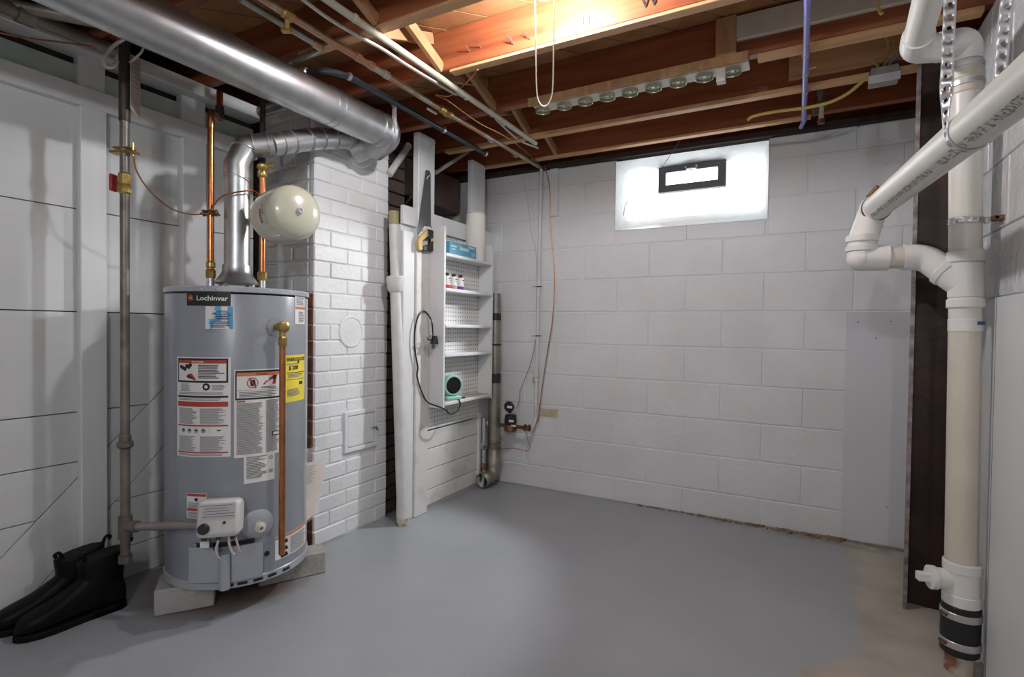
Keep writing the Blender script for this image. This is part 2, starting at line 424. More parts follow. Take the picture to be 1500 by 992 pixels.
# diagonal planks, clipped to the room rectangle
def clip(poly, nx, ny, d):
    out = []
    for i in range(len(poly)):
        a, b = poly[i], poly[(i+1) % len(poly)]
        da, db = a[0]*nx+a[1]*ny-d, b[0]*nx+b[1]*ny-d
        if da <= 0: out.append(a)
        if da*db < 0:
            t = da/(da-db); out.append((a[0]+(b[0]-a[0])*t, a[1]+(b[1]-a[1])*t))
    return out
R2 = math.sqrt(.5)
k = -5.2
while k < 4.0:
    poly = [(-2.7, .3), (.7, .3), (.7, 3.4), (-2.7, 3.4)]
    poly = clip(poly, R2, R2*-1, k+.139); poly = clip(poly, -R2, R2, -(k+.003))
    k += .142
    if len(poly) >= 3:
        dz = random.uniform(0, .002)
        MB().prism([(x, y, ZT+dz) for x, y in poly], (0, 0, .02)).build('plank', M_plank, ceil, smooth=False)
JY = [3.04, 2.665, 2.30, 1.86, 1.475, 1.08, .685, .29, -.1, -.5, -.9, -1.3, -1.7, -2.1]
JT = .043
for i, y in enumerate(JY):
    piece('joist', (-2.62, y-JT, ZJ), (.66, y, ZT), M_joist, ceil, .003)
for y in (2.30, 2.665):                         # pale nailing strips under two joists
    piece('furring_strip', (-1.9 if y > 2.5 else -.17, y-JT-.004, ZJ-.022), (.50, y-.004, ZJ-.001), M_joistlt, ceil, .002)
piece('furring_strip', (-1.95, 3.04-JT, ZJ-.014), (.02, 3.04, ZJ-.001), M_joistlt, ceil, .002)
piece('furring_strip', (-1.30, 1.86-JT, ZJ-.012), (.30, 1.86, ZJ-.001), M_joistlt, ceil, .002)
piece('furring_strip', (-1.75, 1.475-JT, ZJ-.012), (-.3, 1.475, ZJ-.001), M_joistlt, ceil, .002)
piece('lit_joist_face', (-.07, 2.60, ZJ+.02), (.34, 2.62, ZT-.01), M_joistlt, ceil, .002)  # pale board added for the stretch of joist face that catches light
piece('rim_joist', (-2.62, 3.22, WTOP), (.66, 3.26, ZT), M_joist, ceil, .003)
piece('sill_plate', (-2.62, 3.12, WTOP), (.66, 3.32, WTOP+.03), M_rock, ceil, .003)
# cross bridging between the joists
for (ya, yb) in ((1.475, 1.86), (1.86, 2.30), (2.665, 3.04), (1.08, 1.475), (2.30, 2.665)):
    y0, y1 = ya, yb-JT
    for s, dx in ((0, 0), (1, -.05)):
        a = V((-1.34+dx, y0, ZJ+.012 if s else ZT-.02)); b = V((-1.34+dx, y1, ZT-.02 if s else ZJ+.012))
        MB().beam(a, b, .045, .02, (1,0,0)).build('bridging', M_brace, ceil, bevel=.002, smooth=False)
# upright block and painted board on the joist behind the jar lid rack
a = P(1049, 60, Y=2.255); b = P(1079, 60, Y=2.255)
piece('blocking', (a.x, 2.235, ZJ+.004), (b.x, 2.256, ZT-.004), M_brace, ceil, .003)
a = P(1079, 40, Y=2.25)
piece('painted_board', (a.x, 2.235, ZJ+.058), (.48, 2.256, ZT-.012), mat('aged_cream_board', (.60,.57,.50), .6, col2=(.42,.39,.33), scale=7, amt=.6), ceil, .004)
# nails in the joist by the bulb
for px, py in ((688,76),(704,70),(752,65),(776,58),(749,63),(771,55)):
    p = P(px, py, Y=1.817)
    MB().tube([p, p+V((.002,-.03,.012))], .0022, 6).build('nail', M_irong, ceil)
# chalked letters on the joist face
for ch, px, py, sz in (('W', 938, 14, .062), ('I', 852, 36, .04), ('I', 861, 34, .04)):
    vs, fs, w = text_geo(ch, sz); p = P(px, py, Y=1.815)
    MB().add([p+V((v.x, -.0012, v.y)) for v in vs], fs).build('crayon_mark', M_ink, ceil, smooth=False, recalc=False)

# ---- left wall: planks, a diagonal brace board, studs, rail and sill
LY0, LY1 = YR, 1.73
wl = struct(MB().box((-2.62, LY0, 0), (XL-.022, 3.2, ZJ)).build('wall_left', M_rock))
q1, q2 = P(0,819,X=XL), P(114,700,X=XL); q3, q4 = P(20,903,X=XL), P(117,793,X=XL)
def line(p, q):                  # n.(y,z)=d with n pointing up
    dy, dz = q.y-p.y, q.z-p.z; l = math.hypot(dy, dz); n = (-dz/l, dy/l); return n[0], n[1], n[0]*p.y+n[1]*p.z
L1, L2 = line(q1, q2), line(q3, q4)
def planks(poly, nm='board'):
    if len(poly) >= 3: MB().prism([(XL-.02, y, z) for y, z in poly], (.02+random.uniform(0,.0015), 0, 0)).build(nm, M_board, wl, smooth=False, bevel=.0015)
G = .0018
for z0, z1 in ((.0,.13),(.13,.33),(.33,.52),(.52,.711),(.711,1.095),(1.095,1.486),(1.486,1.90)):
    base = [(.35, z0+G), (LY1, z0+G), (LY1, z1-G), (.35, z1-G)]
    planks(clip(base, -L1[0], -L1[1], -(L1[2]+G)))
    planks(clip(base, L2[0], L2[1], L2[2]-G))
base = [(.35,.002),(LY1,.002),(LY1,1.49),(.35,1.49)]
dg = clip(clip(base, L1[0], L1[1], L1[2]-G), -L2[0], -L2[1], -(L2[2]+G)); planks(dg, 'brace_board')
planks([(LY0,.0),(.348,.0),(.348,1.9),(LY0,1.9)])
PF = XL+.034
rz0, rz1 = P(0,116,X=PF).z, P(0,84,X=PF).z
piece('rail', (XL, LY0, rz0), (PF+.002, LY1, rz1), M_trim, wl, .003)
for pa, pb in ((118,157),(268,303)):
    y0, y1 = P(pa,300,X=PF).y, P(pb,300,X=PF).y
    piece('stud', (XL, y0, 0), (PF, y1, rz0), M_trim, wl, .003)
    piece('stud_top', (XL-.02, y0, rz1), (PF-.01, y1, 2.075), M_trim, wl, .003)
piece('stud', (XL, .35, 0), (PF, .44, rz0), M_trim, wl, .003)
piece('ledger', (XL-.02, LY0, rz1-.01), (XL, LY1, 2.03), M_greenw, wl, .002)
piece('sill', (XL-.03, LY0, 2.06), (PF+.05, LY1, ZJ-.004), M_trim, wl, .003)
# brick seen in the slot between the chimney and the shelf partition
for i in range(28):
    z = i*.0752
    piece('brick', (-2.40, 2.245, z+.004), (-2.02, 2.40, z+.071), M_dbrick, wl, .004)

# ---- right wall, rear wall
wr = struct(MB().box((XR, YR, 0), (.72, 3.2, ZJ)).build('wall_right', M_rwall, smooth=False))
pz = P(1442,439,X=XR-.02).z
MB().box((XR-.022, YR, 0.0), (XR+.002, 2.10, pz)).build('panel', M_rpanel, wr, bevel=.002)
jy = P(1452,700,X=XR-.023).y
MB().box((XR-.0228, jy, 0.0), (XR-.02, jy+.0025, pz)).build('panel_joint', M_inkg, wr)
i = 0
for z0 in (pz+.004, pz+.21, pz+.415, pz+.62, pz+.825):
    y = -1.0 + (.2 if i % 2 else 0); i += 1
    while y < 3.1:
        piece('block', (XR-.012, y+.004, z0), (XR+.01, y+.402, min(z0+.203, ZJ-.01)), M_rwall, wr, .003); y += .406
struct(MB().box((-2.75, YR-.1, 0), (.75, YR, ZT+.03)).build('wall_rear', M_board, smooth=False))
# wall above the partition side, and closing pieces so that the room is shut
struct(MB().box((-2.66, YR, ZJ), (-2.62, 3.45, ZT+.03)).build('trim_1', M_rock, smooth=False))
struct(MB().box((.66, YR, ZJ), (.70, 3.45, ZT+.03)).build('trim_2', M_rock, smooth=False))

# ---- chimney
chim = thing('chimney', 'white painted brick chimney with bare red brick side beside the water heater', 'chimney', (-2.175, 1.99, 0))
MB().box((-2.35, 1.740, 0), (XC-.005, 2.238, ZJ-.01)).build('core', M_wmortar, chim, smooth=False)
A = [1.734, 1.835, 2.039, 2.243]; B = [1.734, 1.944, 2.149, 2.243]
door = (P(503,630,X=XC).y, P(551,630,X=XC).y, P(505,664,X=XC).z, P(505,604,X=XC).z)
cap_c = P(514, 486, X=XC)
H = .0752
for i in range(27):
    z0 = .004+i*H; z1 = z0+H
    E_ = A if i % 2 else B
    for k in range(3):
        y0, y1 = E_[k], E_[k+1]
        jit = random.uniform(-.002, .002)
        if y1 > door[0] and y0 < door[1] and z1 > door[2]+.02 and z0 < door[3]-.02:
            if y0 < door[0]-.03: y1 = door[0]
            elif y1 > door[1]+.03: y0 = door[1]
            else: continue
        if k == 0 and z0 < 1.2: y0 += .006
        piece('brick', (XC-.03+jit, y0+.002, z0+.002), (XC+jit, y1-.002, z1-.002), M_wbrick, chim, .005)
    # side face: courses of the return
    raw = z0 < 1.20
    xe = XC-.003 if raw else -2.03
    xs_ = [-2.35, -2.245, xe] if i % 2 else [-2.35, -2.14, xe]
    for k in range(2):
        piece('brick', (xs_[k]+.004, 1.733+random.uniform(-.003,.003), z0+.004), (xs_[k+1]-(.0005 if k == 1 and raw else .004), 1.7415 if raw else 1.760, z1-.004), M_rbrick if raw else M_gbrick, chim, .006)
MB().box((-2.36, 1.722, 2.035), (XC+.012, 2.25, 2.085)).build('cap_course', mat('rough_white_parging', (.62,.61,.59), .7, col2=(.4,.38,.35), scale=14, amt=.7, bump=.8, bscale=30), chim, bevel=.01)
# painted-over flue cap and cleanout door
MB().lathe(cap_c+V((-.004,0,0)), (1,0,0), [(.082,0),(.082,.006),(.074,.010),(.070,.007),(.02,.008)], 32).build('flue_cover', M_wbrick, chim)
d0, d1, e0, e1 = door
MB().box((XC-.02,d0-.012,e0-.02),(XC-.002,d1+.012,e1+.02)).build('door_surround', M_wbrick, chim, bevel=.002)
fr = MB().box((XC-.01,d0,e0),(XC+.012,d0+.022,e1)).box((XC-.01,d1-.022,e0),(XC+.012,d1,e1)).box((XC-.01,d0+.0222,e0),(XC+.0118,d1-.0222,e0+.022)).box((XC-.01,d0+.0222,e1-.022),(XC+.0118,d1-.0222,e1))
fr.build('cleanout_frame', M_wbrick, chim, bevel=.002)
dd = MB().box((XC-.01,d0+.025,e0+.025),(XC+.008,d1-.025,e1-.025)).build('cleanout_door', M_wbrick, chim, bevel=.003)
MB().tube([(XC+.008,d1-.045,(e0+e1)/2-.004),(XC+.02,d1-.02,(e0+e1)/2),(XC+.014,d1-.005,(e0+e1)/2-.02)], .004, 8).build('latch', M_irong, dd)

# ---- partition with studs, boards and pegboard
part = struct(MB().box((XS-.04, 2.20, .0), (XS-.026, 3.15, 1.60)).build('wall_partition', M_board, smooth=False))
YP = [P(592,450,X=XS).y, P(609,450,X=XS).y, P(628,450,X=XS).y]
piece('casing', (XS-.026, YP[0], 0), (XS-.008, YP[1], P(600,338,X=XS).z), M_trim, part, .004)
piece('casing', (XS-.026, YP[1]+.001, 0), (XS+.004, YP[2], P(618,340,X=XS).z), M_dirtyboard, part, .004)
pb_ = .47
zz = [.03, .12, .235, .355, .46]
for a, c in zip(zz[:-1], zz[1:]):
    piece('board', (XS-.026, YP[2]+.001, a+.002), (XS-.006, 2.985, c-.002), M_dirtyboard, part, .002)
piece('board', (XS-.026, 2.9, .03), (XS-.018, 3.14, 1.5), M_board, part, .002)
piece('batten', (XS-.02, 2.955, .03), (XS+.004, 2.985, .49), M_trim, part, .002)
piece('top_board', (XS-.03, 2.20, 1.60), (XS-.008, 3.15, 1.70), M_trim, part, .003)
# studs above
for pa, pm, pb in ((605,613.5,637),(685,692,711)):
    y0, y1 = P(pm,250,X=XS).y, P(pb,250,X=XS).y; xb = P(pa,250,Y=y0).x
    piece('stud', (xb, y0, 1.55), (XS, y1, ZJ), M_trim, part, .003)
# space behind the partition: ducting and a slanting pipe
MB().box((-2.4, 2.30, 1.85), (-2.12, 3.1, 2.08)).build('duct_box', mat('dull_brown_duct', (.22,.16,.13), .5, .4, col2=(.12,.07,.05), scale=5, amt=.7), part, bevel=.004)
MB().tube([P(482/6.2+560, 455/6.2+180, X=-1.98), P(780/6.2+560, 262/6.2+180, X=-1.98)], .012, 10).build('brace_pipe', M_wpipe, part)
MB().tube([P(62/6.2+560, 470/6.2+180, X=-1.99), P(240/6.2+560, 205/6.2+180, X=-1.99)], .02, 10).build('brace_pipe', M_wpipe, part)
MB().tube([P(165/6.2+560, 785/6.2+180, X=-2.1), P(285/6.2+560, 640/6.2+180, X=-2.1)], .008, 8).build('brace_pipe', M_irong, part)
# pegboard with its holes
peg = MB().box((XS-.006, YP[2], .47), (XS+.001, 2.955, 1.585)).build('pegboard', M_peg, part)
hb = MB(); y = YP[2]+.012
while y < 2.95:
    z = .485
    while z < 1.58:
        hb.add([(XS+.0016, y+.0040*math.cos(a*PI/3), z+.0040*math.sin(a*PI/3)) for a in range(6)], [tuple(range(6))]); z += .0254
    y += .0254
ho = hb.build('peg_holes', M_hole, peg, smooth=False, recalc=False); ho['kind'] = 'stuff'

# ---- steel column (turned a little so that its flanges point at the room)
c0 = P(1322, 892, Z=0); ca_ = V((math.sin(.150), math.cos(.150), 0)); cb_ = V((ca_.y, -ca_.x, 0)); cz_ = V((0,0,1))
colm = thing('steel_column', 'dark rusty steel H column standing in front of the corner', 'column', c0+cb_*.065+ca_*.08)
def cbox(b0, b1, a0, a1, z1): return MB().obox(c0+cb_*((b0+b1)/2)+ca_*((a0+a1)/2)+cz_*(z1/2), (b1-b0, a1-a0, z1), cb_, ca_, cz_)
cbox(0, .012, .002, .16, ZJ).build('flange', M_column, colm, bevel=.002)
cbox(-.0005, .0135, 0, .0025, ZJ-.02).build('flange_edge', M_coledge, colm)
cbox(.116, .128, .0, .16, ZJ).build('flange', M_column, colm, bevel=.002)
cbox(.010, .118, .072, .082, ZJ).build('web', M_column, colm)
# ================================================================== WATER HEATER
HC = V((-1.989, 1.358, 0)); HR = .255; HZ0, HZ1 = .10, 1.19
HD = math.hypot(HC.x, HC.y)
def cylhit(px, py, c=HC, r=HR):
    d = ray(px, py); A_ = d.x*d.x+d.y*d.y; B_ = -(d.x*c.x+d.y*c.y); C_ = c.x**2+c.y**2-r*r
    disc = max(B_*B_-A_*C_, 0); t = (-B_-math.sqrt(disc))/A_; p = CAMPOS+d*t
    return math.atan2(p.y-c.y, p.x-c.x), p.z
def HP(th, z, off=0.0): return V((HC.x+(HR+off)*math.cos(th), HC.y+(HR+off)*math.sin(th), z))
def frame(th): return V((-math.sin(th), math.cos(th), 0)), V((math.cos(th), math.sin(th), 0)), V((0,0,1))
heater = thing('water_heater', 'grey enamel gas water heater with warning labels standing on concrete blocks', 'water heater', (HC.x, HC.y, HZ0))
MB().lathe((HC.x,HC.y,0), (0,0,1), [(HR-.012,HZ0+.005),(HR-.002,HZ0+.02),(HR,HZ0+.03),(HR,HZ1-.03),(HR-.001,HZ1-.027)], 72).build('tank', M_tank, heater)
MB().lathe((HC.x,HC.y,0), (0,0,1), [(HR+.001,HZ1-.021),(HR+.005,HZ1-.019),(HR+.005,HZ1-.004),(HR+.001,HZ1),(.02,HZ1+.006)], 72).build('top_rim', M_tanklt, heater)
base = MB().lathe((HC.x,HC.y,0), (0,0,1), [(HR-.004,HZ0-.004),(HR+.004,HZ0),(HR+.004,HZ0+.024),(HR+.001,HZ0+.027)], 72).build('base_ring', M_tanklt, heater)
for px in (296, 318, 396, 424):
    th, _ = cylhit(px, 424); t, n, u = frame(th)
    MB().lathe(HP(th, HZ1-.011, .004), n, [(.004,0),(.004,.002),(.001,.004)], 10).build('screw', M_steel, heater)
# slots in the base ring
for px, py in ((335,856),(355,854),(378,848),(398,842),(418,835)):
    th, _ = cylhit(px, py); t, n, u = frame(th)
    MB().obox(HP(th, HZ0+.012, .004), (.034,.004,.011), t, n, u).build('air_slot', M_hole, base, bevel=.004)

class Label:
    """sticker wrapped on the tank; u to the right and v down, both 0..1"""
    def __init__(s, name, x0, y0, x1, y1, m, part_label=None, off=.0008):
        xm, ym = (x0+x1)/2, (y0+y1)/2
        s.t0, s.t1 = cylhit(x0, ym)[0], cylhit(x1, ym)[0]
        s.z1, s.z0 = cylhit(xm, y0)[1], cylhit(xm, y1)[1]
        s.k = {}; s.obj = s.patch((0,0,1,1), off).build(name, m, heater, recalc=False)
        if part_label: s.obj['label'] = part_label
    def pt(s, u, v, off): return HP(s.t0+(s.t1-s.t0)*u, s.z1+(s.z0-s.z1)*v, off)
    def patch(s, r, off, mb=None):
        mb = mb or MB(); u0, v0, u1, v1 = r; n = max(1, int(abs(u1-u0)*10))
        vs = [s.pt(u0+(u1-u0)*i/n, v, off) for v in (v1, v0) for i in range(n+1)]
        return mb.add(vs, [(i, i+1, n+2+i, n+1+i) for i in range(n)])
    def rect(s, m, *r, off=.0014):
        s.patch(r, off, s.k.setdefault(m.name, (MB(), m))[0])
    def rows(s, m, u0, v0, u1, v1, n, ragged=.25, off=.0018):
        for i in range(n):
            a = v0+(v1-v0)*(i+.2)/n; b = v0+(v1-v0)*(i+.72)/n
            s.rect(m, u0, a, u0+(u1-u0)*(1-random.random()*ragged), b, off=off)
    def poly(s, m, pts, off=.002):
        mb = s.k.setdefault(m.name, (MB(), m))[0]; mb.add([s.pt(u, v, off) for u, v in pts], [tuple(range(len(pts)))[::-1]])
    def disc(s, m, u, v, r, ring=0.0, off=.002):
        mb = s.k.setdefault(m.name, (MB(), m))[0]; asp = abs((s.z1-s.z0)/(HR*(s.t1-s.t0))); n = 20
        o = [s.pt(u+r*math.cos(2*PI*i/n), v+r/asp*math.sin(2*PI*i/n), off) for i in range(n)]
        if ring:
            q = r*(1-ring); o += [s.pt(u+q*math.cos(2*PI*i/n), v+q/asp*math.sin(2*PI*i/n), off) for i in range(n)]
            mb.add(o, [(i, (i+1)%n, (i+1)%n+n, i+n)[::-1] for i in range(n)])
        else: mb.add(o, [tuple(range(n))[::-1]])
    def text(s, m, body, u, v, h, width=None, off=.0022, bold=True):
        H_ = abs(s.z1-s.z0); Wd = HR*(s.t1-s.t0)
        vs, fs, w = text_geo(body, h*H_/.72, bold); sx = (width*Wd/w) if width else 1.0
        mb = s.k.setdefault(m.name, (MB(), m))[0]
        mb.add([s.pt(u+p.x*sx/Wd, v+h-p.y/H_, off) for p in vs], fs)
    def done(s):
        for mb, m in s.k.values(): mb.build('print', m, s.obj, smooth=False, recalc=False)

l = Label('brand_label', 274, 425.5, 338, 448, M_ink, 'black brand label with white serif lettering')
l.text(M_wht, 'Lochinvar', .25, .33, .32, .70)
l.poly(M_red, [(.05,.28),(.12,.26),(.15,.32),(.13,.46),(.17,.52),(.12,.6),(.14,.7),(.07,.68),(.05,.5)])
l.poly(M_orange, [(.02,.5),(.09,.46),(.17,.36),(.15,.5),(.20,.64),(.11,.58)], off=.0024)
l.done()
l = Label('blue_sticker', 301, 449, 341, 482, M_paper, 'torn blue service sticker with dark blue print')
l.poly(M_blue, [(.40,0),(1,0),(1,1),(.17,1),(.17,.86),(.12,.72),(.20,.66),(.10,.60),(.38,.53),(.28,.48),(.40,.42),(.22,.32),(.42,.22),(.34,.12)])
l.text(M_navy, 'umbing', .42, .16, .10, .42, off=.003); l.text(M_navy, '& Heating', .36, .28, .10, .58, off=.003)
l.rows(M_navy, .42, .40, .9, .60, 2, .3, off=.003); l.rows(M_navy, .22, .66, .95, .95, 4, .4, off=.003); l.done()

l = Label('danger_label', 260, 523.5, 338, 670, M_paper, 'white label with black framed danger box and red bars')
l.rect(M_ink, .03, .012, .96, .255)
l.rect(M_paper, .055, .03, .93, .235, off=.0018); l.rect(M_red, .055, .03, .93, .062, off=.0024)
l.text(M_wht, 'DANGER', .34, .037, .017, .22, off=.003)
for a in ((.12,.10),(.16,.11),(.24,.09),(.28,.10),(.31,.08),(.20,.12)): l.disc(M_ink, a[0], a[1], .035, off=.0026)
l.poly(M_red, [(.25,.17),(.34,.165),(.42,.22),(.40,.235),(.30,.21)], off=.0027)
l.poly(M_ink, [(.22,.19),(.30,.175),(.36,.215),(.28,.215)], off=.0026)
l.rows(M_ink, .46, .075, .90, .215, 9, .4, off=.0026)
l.rows(M_inkg, .10, .265, .30, .345, 7, .2); l.disc(M_ink, .60, .295, .065); l.disc(M_paper, .60, .295, .03, off=.0028)
l.rows(M_inkg, .70, .275, .92, .33, 4, .2); l.rows(M_inkg, .05, .35, .92, .375, 2, .1)
l.rect(M_ink, .03, .385, .96, .405); l.rows(M_inkg, .05, .41, .92, .435, 2, .2)
l.rect(M_red, .03, .445, .96, .495); l.rows(M_inkg, .06, .51, .44, .67, 17, .35); l.rows(M_inkg, .49, .51, .93, .67, 17, .3)
l.rect(M_red, .03, .678, .96, .692); l.rows(M_inkg, .06, .79, .42, .945, 16, .3); l.rows(M_inkg, .49, .79, .92, .945, 16, .3)
for u in (.16, .29, .42, .55): l.disc(M_inkg, u, .735, .038, ring=.35); l.rect(M_ink, u-.018, .725, u+.018, .742)
l.rect(M_inkg, .66, .705, .664, .77); l.rect(M_ink, .78, .725, .84, .737)
l.rect(M_red, .03, .948, .96, .962); l.rows(M_inkg, .06, .968, .9, .99, 2, .1); l.done()

l = Label('warning_label', 343, 541, 410, 668, M_paper, 'white instruction label with orange barred warning box')
l.rect(M_ink, .02, .012, .99, .345); l.rect(M_paper, .05, .035, .97, .325, off=.0018); l.rect(M_orange, .05, .035, .97, .075, off=.0024)
l.text(M_ink, 'WARNING', .44, .042, .022, .26, off=.003)
l.disc(M_red, .37, .155, .12, ring=.16, off=.0026); l.poly(M_ink, [(.31,.12),(.42,.12),(.44,.19),(.33,.19)], off=.0024)
l.poly(M_red, [(.29,.10),(.31,.09),(.45,.21),(.43,.22)], off=.003)
l.poly(M_red, [(.58,.18),(.66,.13),(.70,.14),(.76,.09),(.82,.11),(.90,.10),(.88,.18)], off=.0026)
l.poly(M_ink, [(.78,.10),(.84,.07),(.92,.08),(.86,.13)], off=.003)
l.rows(M_ink, .55, .20, .9, .225, 2, .2, off=.0026); l.rect(M_ink, .06, .235, .96, .238, off=.0026); l.rows(M_inkg, .1, .25, .94, .32, 4, .2, off=.0026)
l.rect(M_red, .05, .355, .22, .37); l.rows(M_inkg, .05, .38, .60, .97, 46, .2); l.rows(M_inkg, .66, .36, .97, .97, 48, .2)
l.rect(M_ink, .80, .735, .99, .785, off=.0026); l.rect(M_paper, .82, .745, .97, .775, off=.0034); l.done()
l = Label('rating_label', 357, 664, 402, 706, M_paper, 'small white rating label')
l.rows(M_inkg, .08, .08, .75, .85, 14, .5); l.rows(M_inkg, .8, .6, .95, .75, 3, .1); l.disc(M_inkg, .88, .2, .06, ring=.4); l.done()
l = Label('energy_label', 418, 520, 445.5, 588, M_yellow, 'yellow energy label with bold black lettering')
l.text(M_ink, 'ENERGYGUIDE', .04, .05, .075, .92); l.text(M_ink, '$ 208', .12, .22, .09, .42)
l.poly(M_ink, [(.52,.12),(.60,.12),(.60,.17),(.56,.20),(.52,.17)])
l.rows(M_inkg, .05, .17, .5, .21, 1, .2); l.rect(M_ink, .05, .37, .95, .385); l.rows(M_inkg, .1, .40, .9, .48, 3, .4)
l.rect(M_ink, .05, .52, .95, .528); l.rect(M_ink, .62, .58, .82, .65); l.rows(M_inkg, .06, .72, .7, .88, 6, .3); l.done()
l = Label('side_label', 432, 428, 446, 475, M_paper, 'white label with an orange bar by the rim')
l.rect(M_orange, .02, .46, .98, .54); l.rows(M_inkg, .1, .06, .9, .42, 7, .3); l.rows(M_inkg, .3, .6, .9, .95, 7, .3); l.done()
l = Label('gas_label', 274, 723, 303, 760, M_paper, 'small white label with red bars beside the gas control')
l.rect(M_red, .02, .02, .98, .12); l.rect(M_red, .02, .60, .98, .70); l.poly(M_ink, [(.4,.2),(.6,.18),(.56,.32),(.44,.3)]); l.rows(M_inkg, .08, .36, .92, .58, 5, .2); l.rows(M_inkg, .08, .73, .92, .97, 5, .2); l.done()
l = Label('flammable_label', 403, 779, 447, 812, M_paper, 'white label with an orange top bar near the base')
l.rect(M_orange, .0, .02, .98, .12); l.rows(M_inkg, .36, .2, .95, .95, 11, .2)
for v in (.25, .55, .82): l.poly(M_ink, [(.1,v),(.26,v-.05),(.3,v+.12),(.14,v+.15)])
l.done()

# gas control valve
th, zc = cylhit(329, 750); t, n, u = frame(th-.02)
vc = HP(th, zc, .055)
tl = (u*.985-n*.17).normalized(); nl = (n*.985+u*.17).normalized()
gv = MB().obox(vc, (.135,.09,.125), t, nl, tl).build('gas_control', mat('pale_grey_plastic', (.60,.59,.57), .4), heater, bevel=.018)
f0 = vc+nl*.0465
MB().obox(f0+tl*.028, (.112,.004,.052), t, nl, tl).build('control_label', mat('control_label_grey', (.50,.50,.52), .5), gv, bevel=.001)
pr = MB()
for i in range(5): pr.obox(f0+tl*(.046-.009*i)+t*random.uniform(-.006,.006)+nl*.0025, (random.uniform(.07,.1),.001,.0025), t, nl, tl)
pr.build('print', M_inkg, gv, smooth=False)
MB().lathe(f0-t*.04-tl*.028-nl*.002, nl, [(.018,0),(.018,.012),(.014,.016),(.002,.016)], 20).build('knob', M_black, gv)
MB().lathe(f0+t*.022-tl*.012-nl*.002, nl, [(.005,0),(.005,.004),(.001,.004)], 12).build('igniter_button', M_black, gv)
for a in (-.045, .0, .045):
    MB().obox(vc+t*a-tl*.066+nl*.02, (.014,.016,.012), t, nl, tl).build('port', M_black, gv)
MB().lathe(HP(th, zc-.01, -.01), n, [(.03,0),(.03,.02),(.025,.03)], 20).build('valve_neck', M_irong, gv)
# wires from the control down into the burner compartment
def hpx(px, py, off): a, z = cylhit(px, py); return HP(a, z, off)
for pts, m_, r_ in (([(326,773),(325,785),(322,800),(327,812)], M_wirew, .004), ([(341,770),(338,785),(341,800),(345,806)], M_wirew, .0045),
                    ([(342,772),(347,785),(350,798),(352,802)], mat('pink_tube', (.62,.46,.44), .5), .004), ([(316,775),(316,788),(322,802),(330,812)], M_wired, .0025)):
    MB().tube(spline([hpx(x, y, .05-.004*i) for i, (x, y) in enumerate(pts)]), r_, 8).build('control_wire', m_, gv)
a_, z_ = cylhit(310, 789); tt, nn, uu = frame(a_)
MB().obox(HP(a_, z_, .055), (.03,.002,.022), tt, nn, uu).build('wire_flag', M_paper, gv)
# drain boss and valve
th, zc = cylhit(377, 768); t, n, u = frame(th)
MB().lathe(HP(th, zc, -.02), n, [(.058,0),(.056,.018),(.045,.026),(.012,.028)], 28).build('drain_boss', M_tanklt, heater)
dv = MB().lathe(HP(th, zc, .0), n, [(.012,0),(.012,.03),(.02,.03),(.02,.042),(.014,.044),(.014,.056),(.007,.056),(.007,.04)], 8).build('drain_valve', M_pvcc, heater)
# burner compartment cover: folded sheet in two wings with a rounded seam
def wing(px0, px1, py_t, py_b, o):
    mb = MB(); vs = []; n_ = 8
    a0, a1 = cylhit(px0, 820)[0], cylhit(px1, 820)[0]
    for i in range(n_+1):
        a = a0+(a1-a0)*i/n_
        for z in (cylhit((px0+px1)/2, py_t)[1], cylhit((px0+px1)/2, py_b)[1]):
            for off in (o-.003, o): vs.append(HP(a, z, off))
    fs = []
    for i in range(n_):
        b = i*4; c = b+4
        fs += [(b+1,c+1,c+3,b+3),(b,b+2,c+2,c),(b,c,c+1,b+1),(b+2,b+3,c+3,c+2)]
    fs += [(0,1,3,2),(n_*4,n_*4+2,n_*4+3,n_*4+1)]
    return mb.add(vs, fs)
cv = wing(283, 323, 799, 850, .022).build('burner_cover', M_tanklt, heater)
wing(340, 382, 795, 845, .022).build('cover_wing', M_tanklt, cv)
a0 = cylhit(331, 820)[0]; t, n, u = frame(a0)
zt, zb = cylhit(331, 806)[1], cylhit(331, 858)[1]
MB().tube([HP(a0, zb, .024), HP(a0, zt, .024)], .019, 20).build('cover_seam', M_tanklt, cv)
MB().box((0,0,0),(0,0,0)) if False else None
wing(288, 372, 794, 800, .006).build('burner_opening', M_hole, cv)
for px in (288, 378):
    a1, z1 = cylhit(px, 800)
    MB().obox(HP(a1, z1-.045, .006), (.012,.012,.11), *frame(a1)).build('cover_bracket', M_tanklt, cv, bevel=.002)
for px, py in ((281, 822), (391, 811)):
    a1, z1 = cylhit(px, py); MB().lathe(HP(a1, z1, -.002), frame(a1)[1], [(.010,0),(.010,.004),(.001,.004)], 14).build('sight_plug', M_hole, heater)
# relief valve and its copper discharge pipe
th, zc = cylhit(404, 479); t, n, u = frame(th)
rv = MB().lathe(HP(th, zc, -.002), n, [(.035,0),(.035,.003),(.034,.004),(.001,.004)], 28).build('relief_plate', M_tank, heater)
MB().tube([HP(th, zc), HP(th, zc, .05)], .012, 14).lathe(HP(th, zc, .03), n, [(.014,0),(.021,.004),(.021,.03),(.012,.034)], 8).tube([HP(th, zc, .045), HP(th, zc-.035, .045)], .012, 12).lathe(HP(th, zc-.07, .045), u, [(.014,0),(.016,.004),(.016,.03),(.013,.034)], 8).build('relief_valve', M_brass, heater)
zb = cylhit(414, 803)[1]
MB().tube([HP(th, zc-.05, .045), HP(th, zb, .045)], .0115, 16).build('discharge_pipe', M_copper, heater)
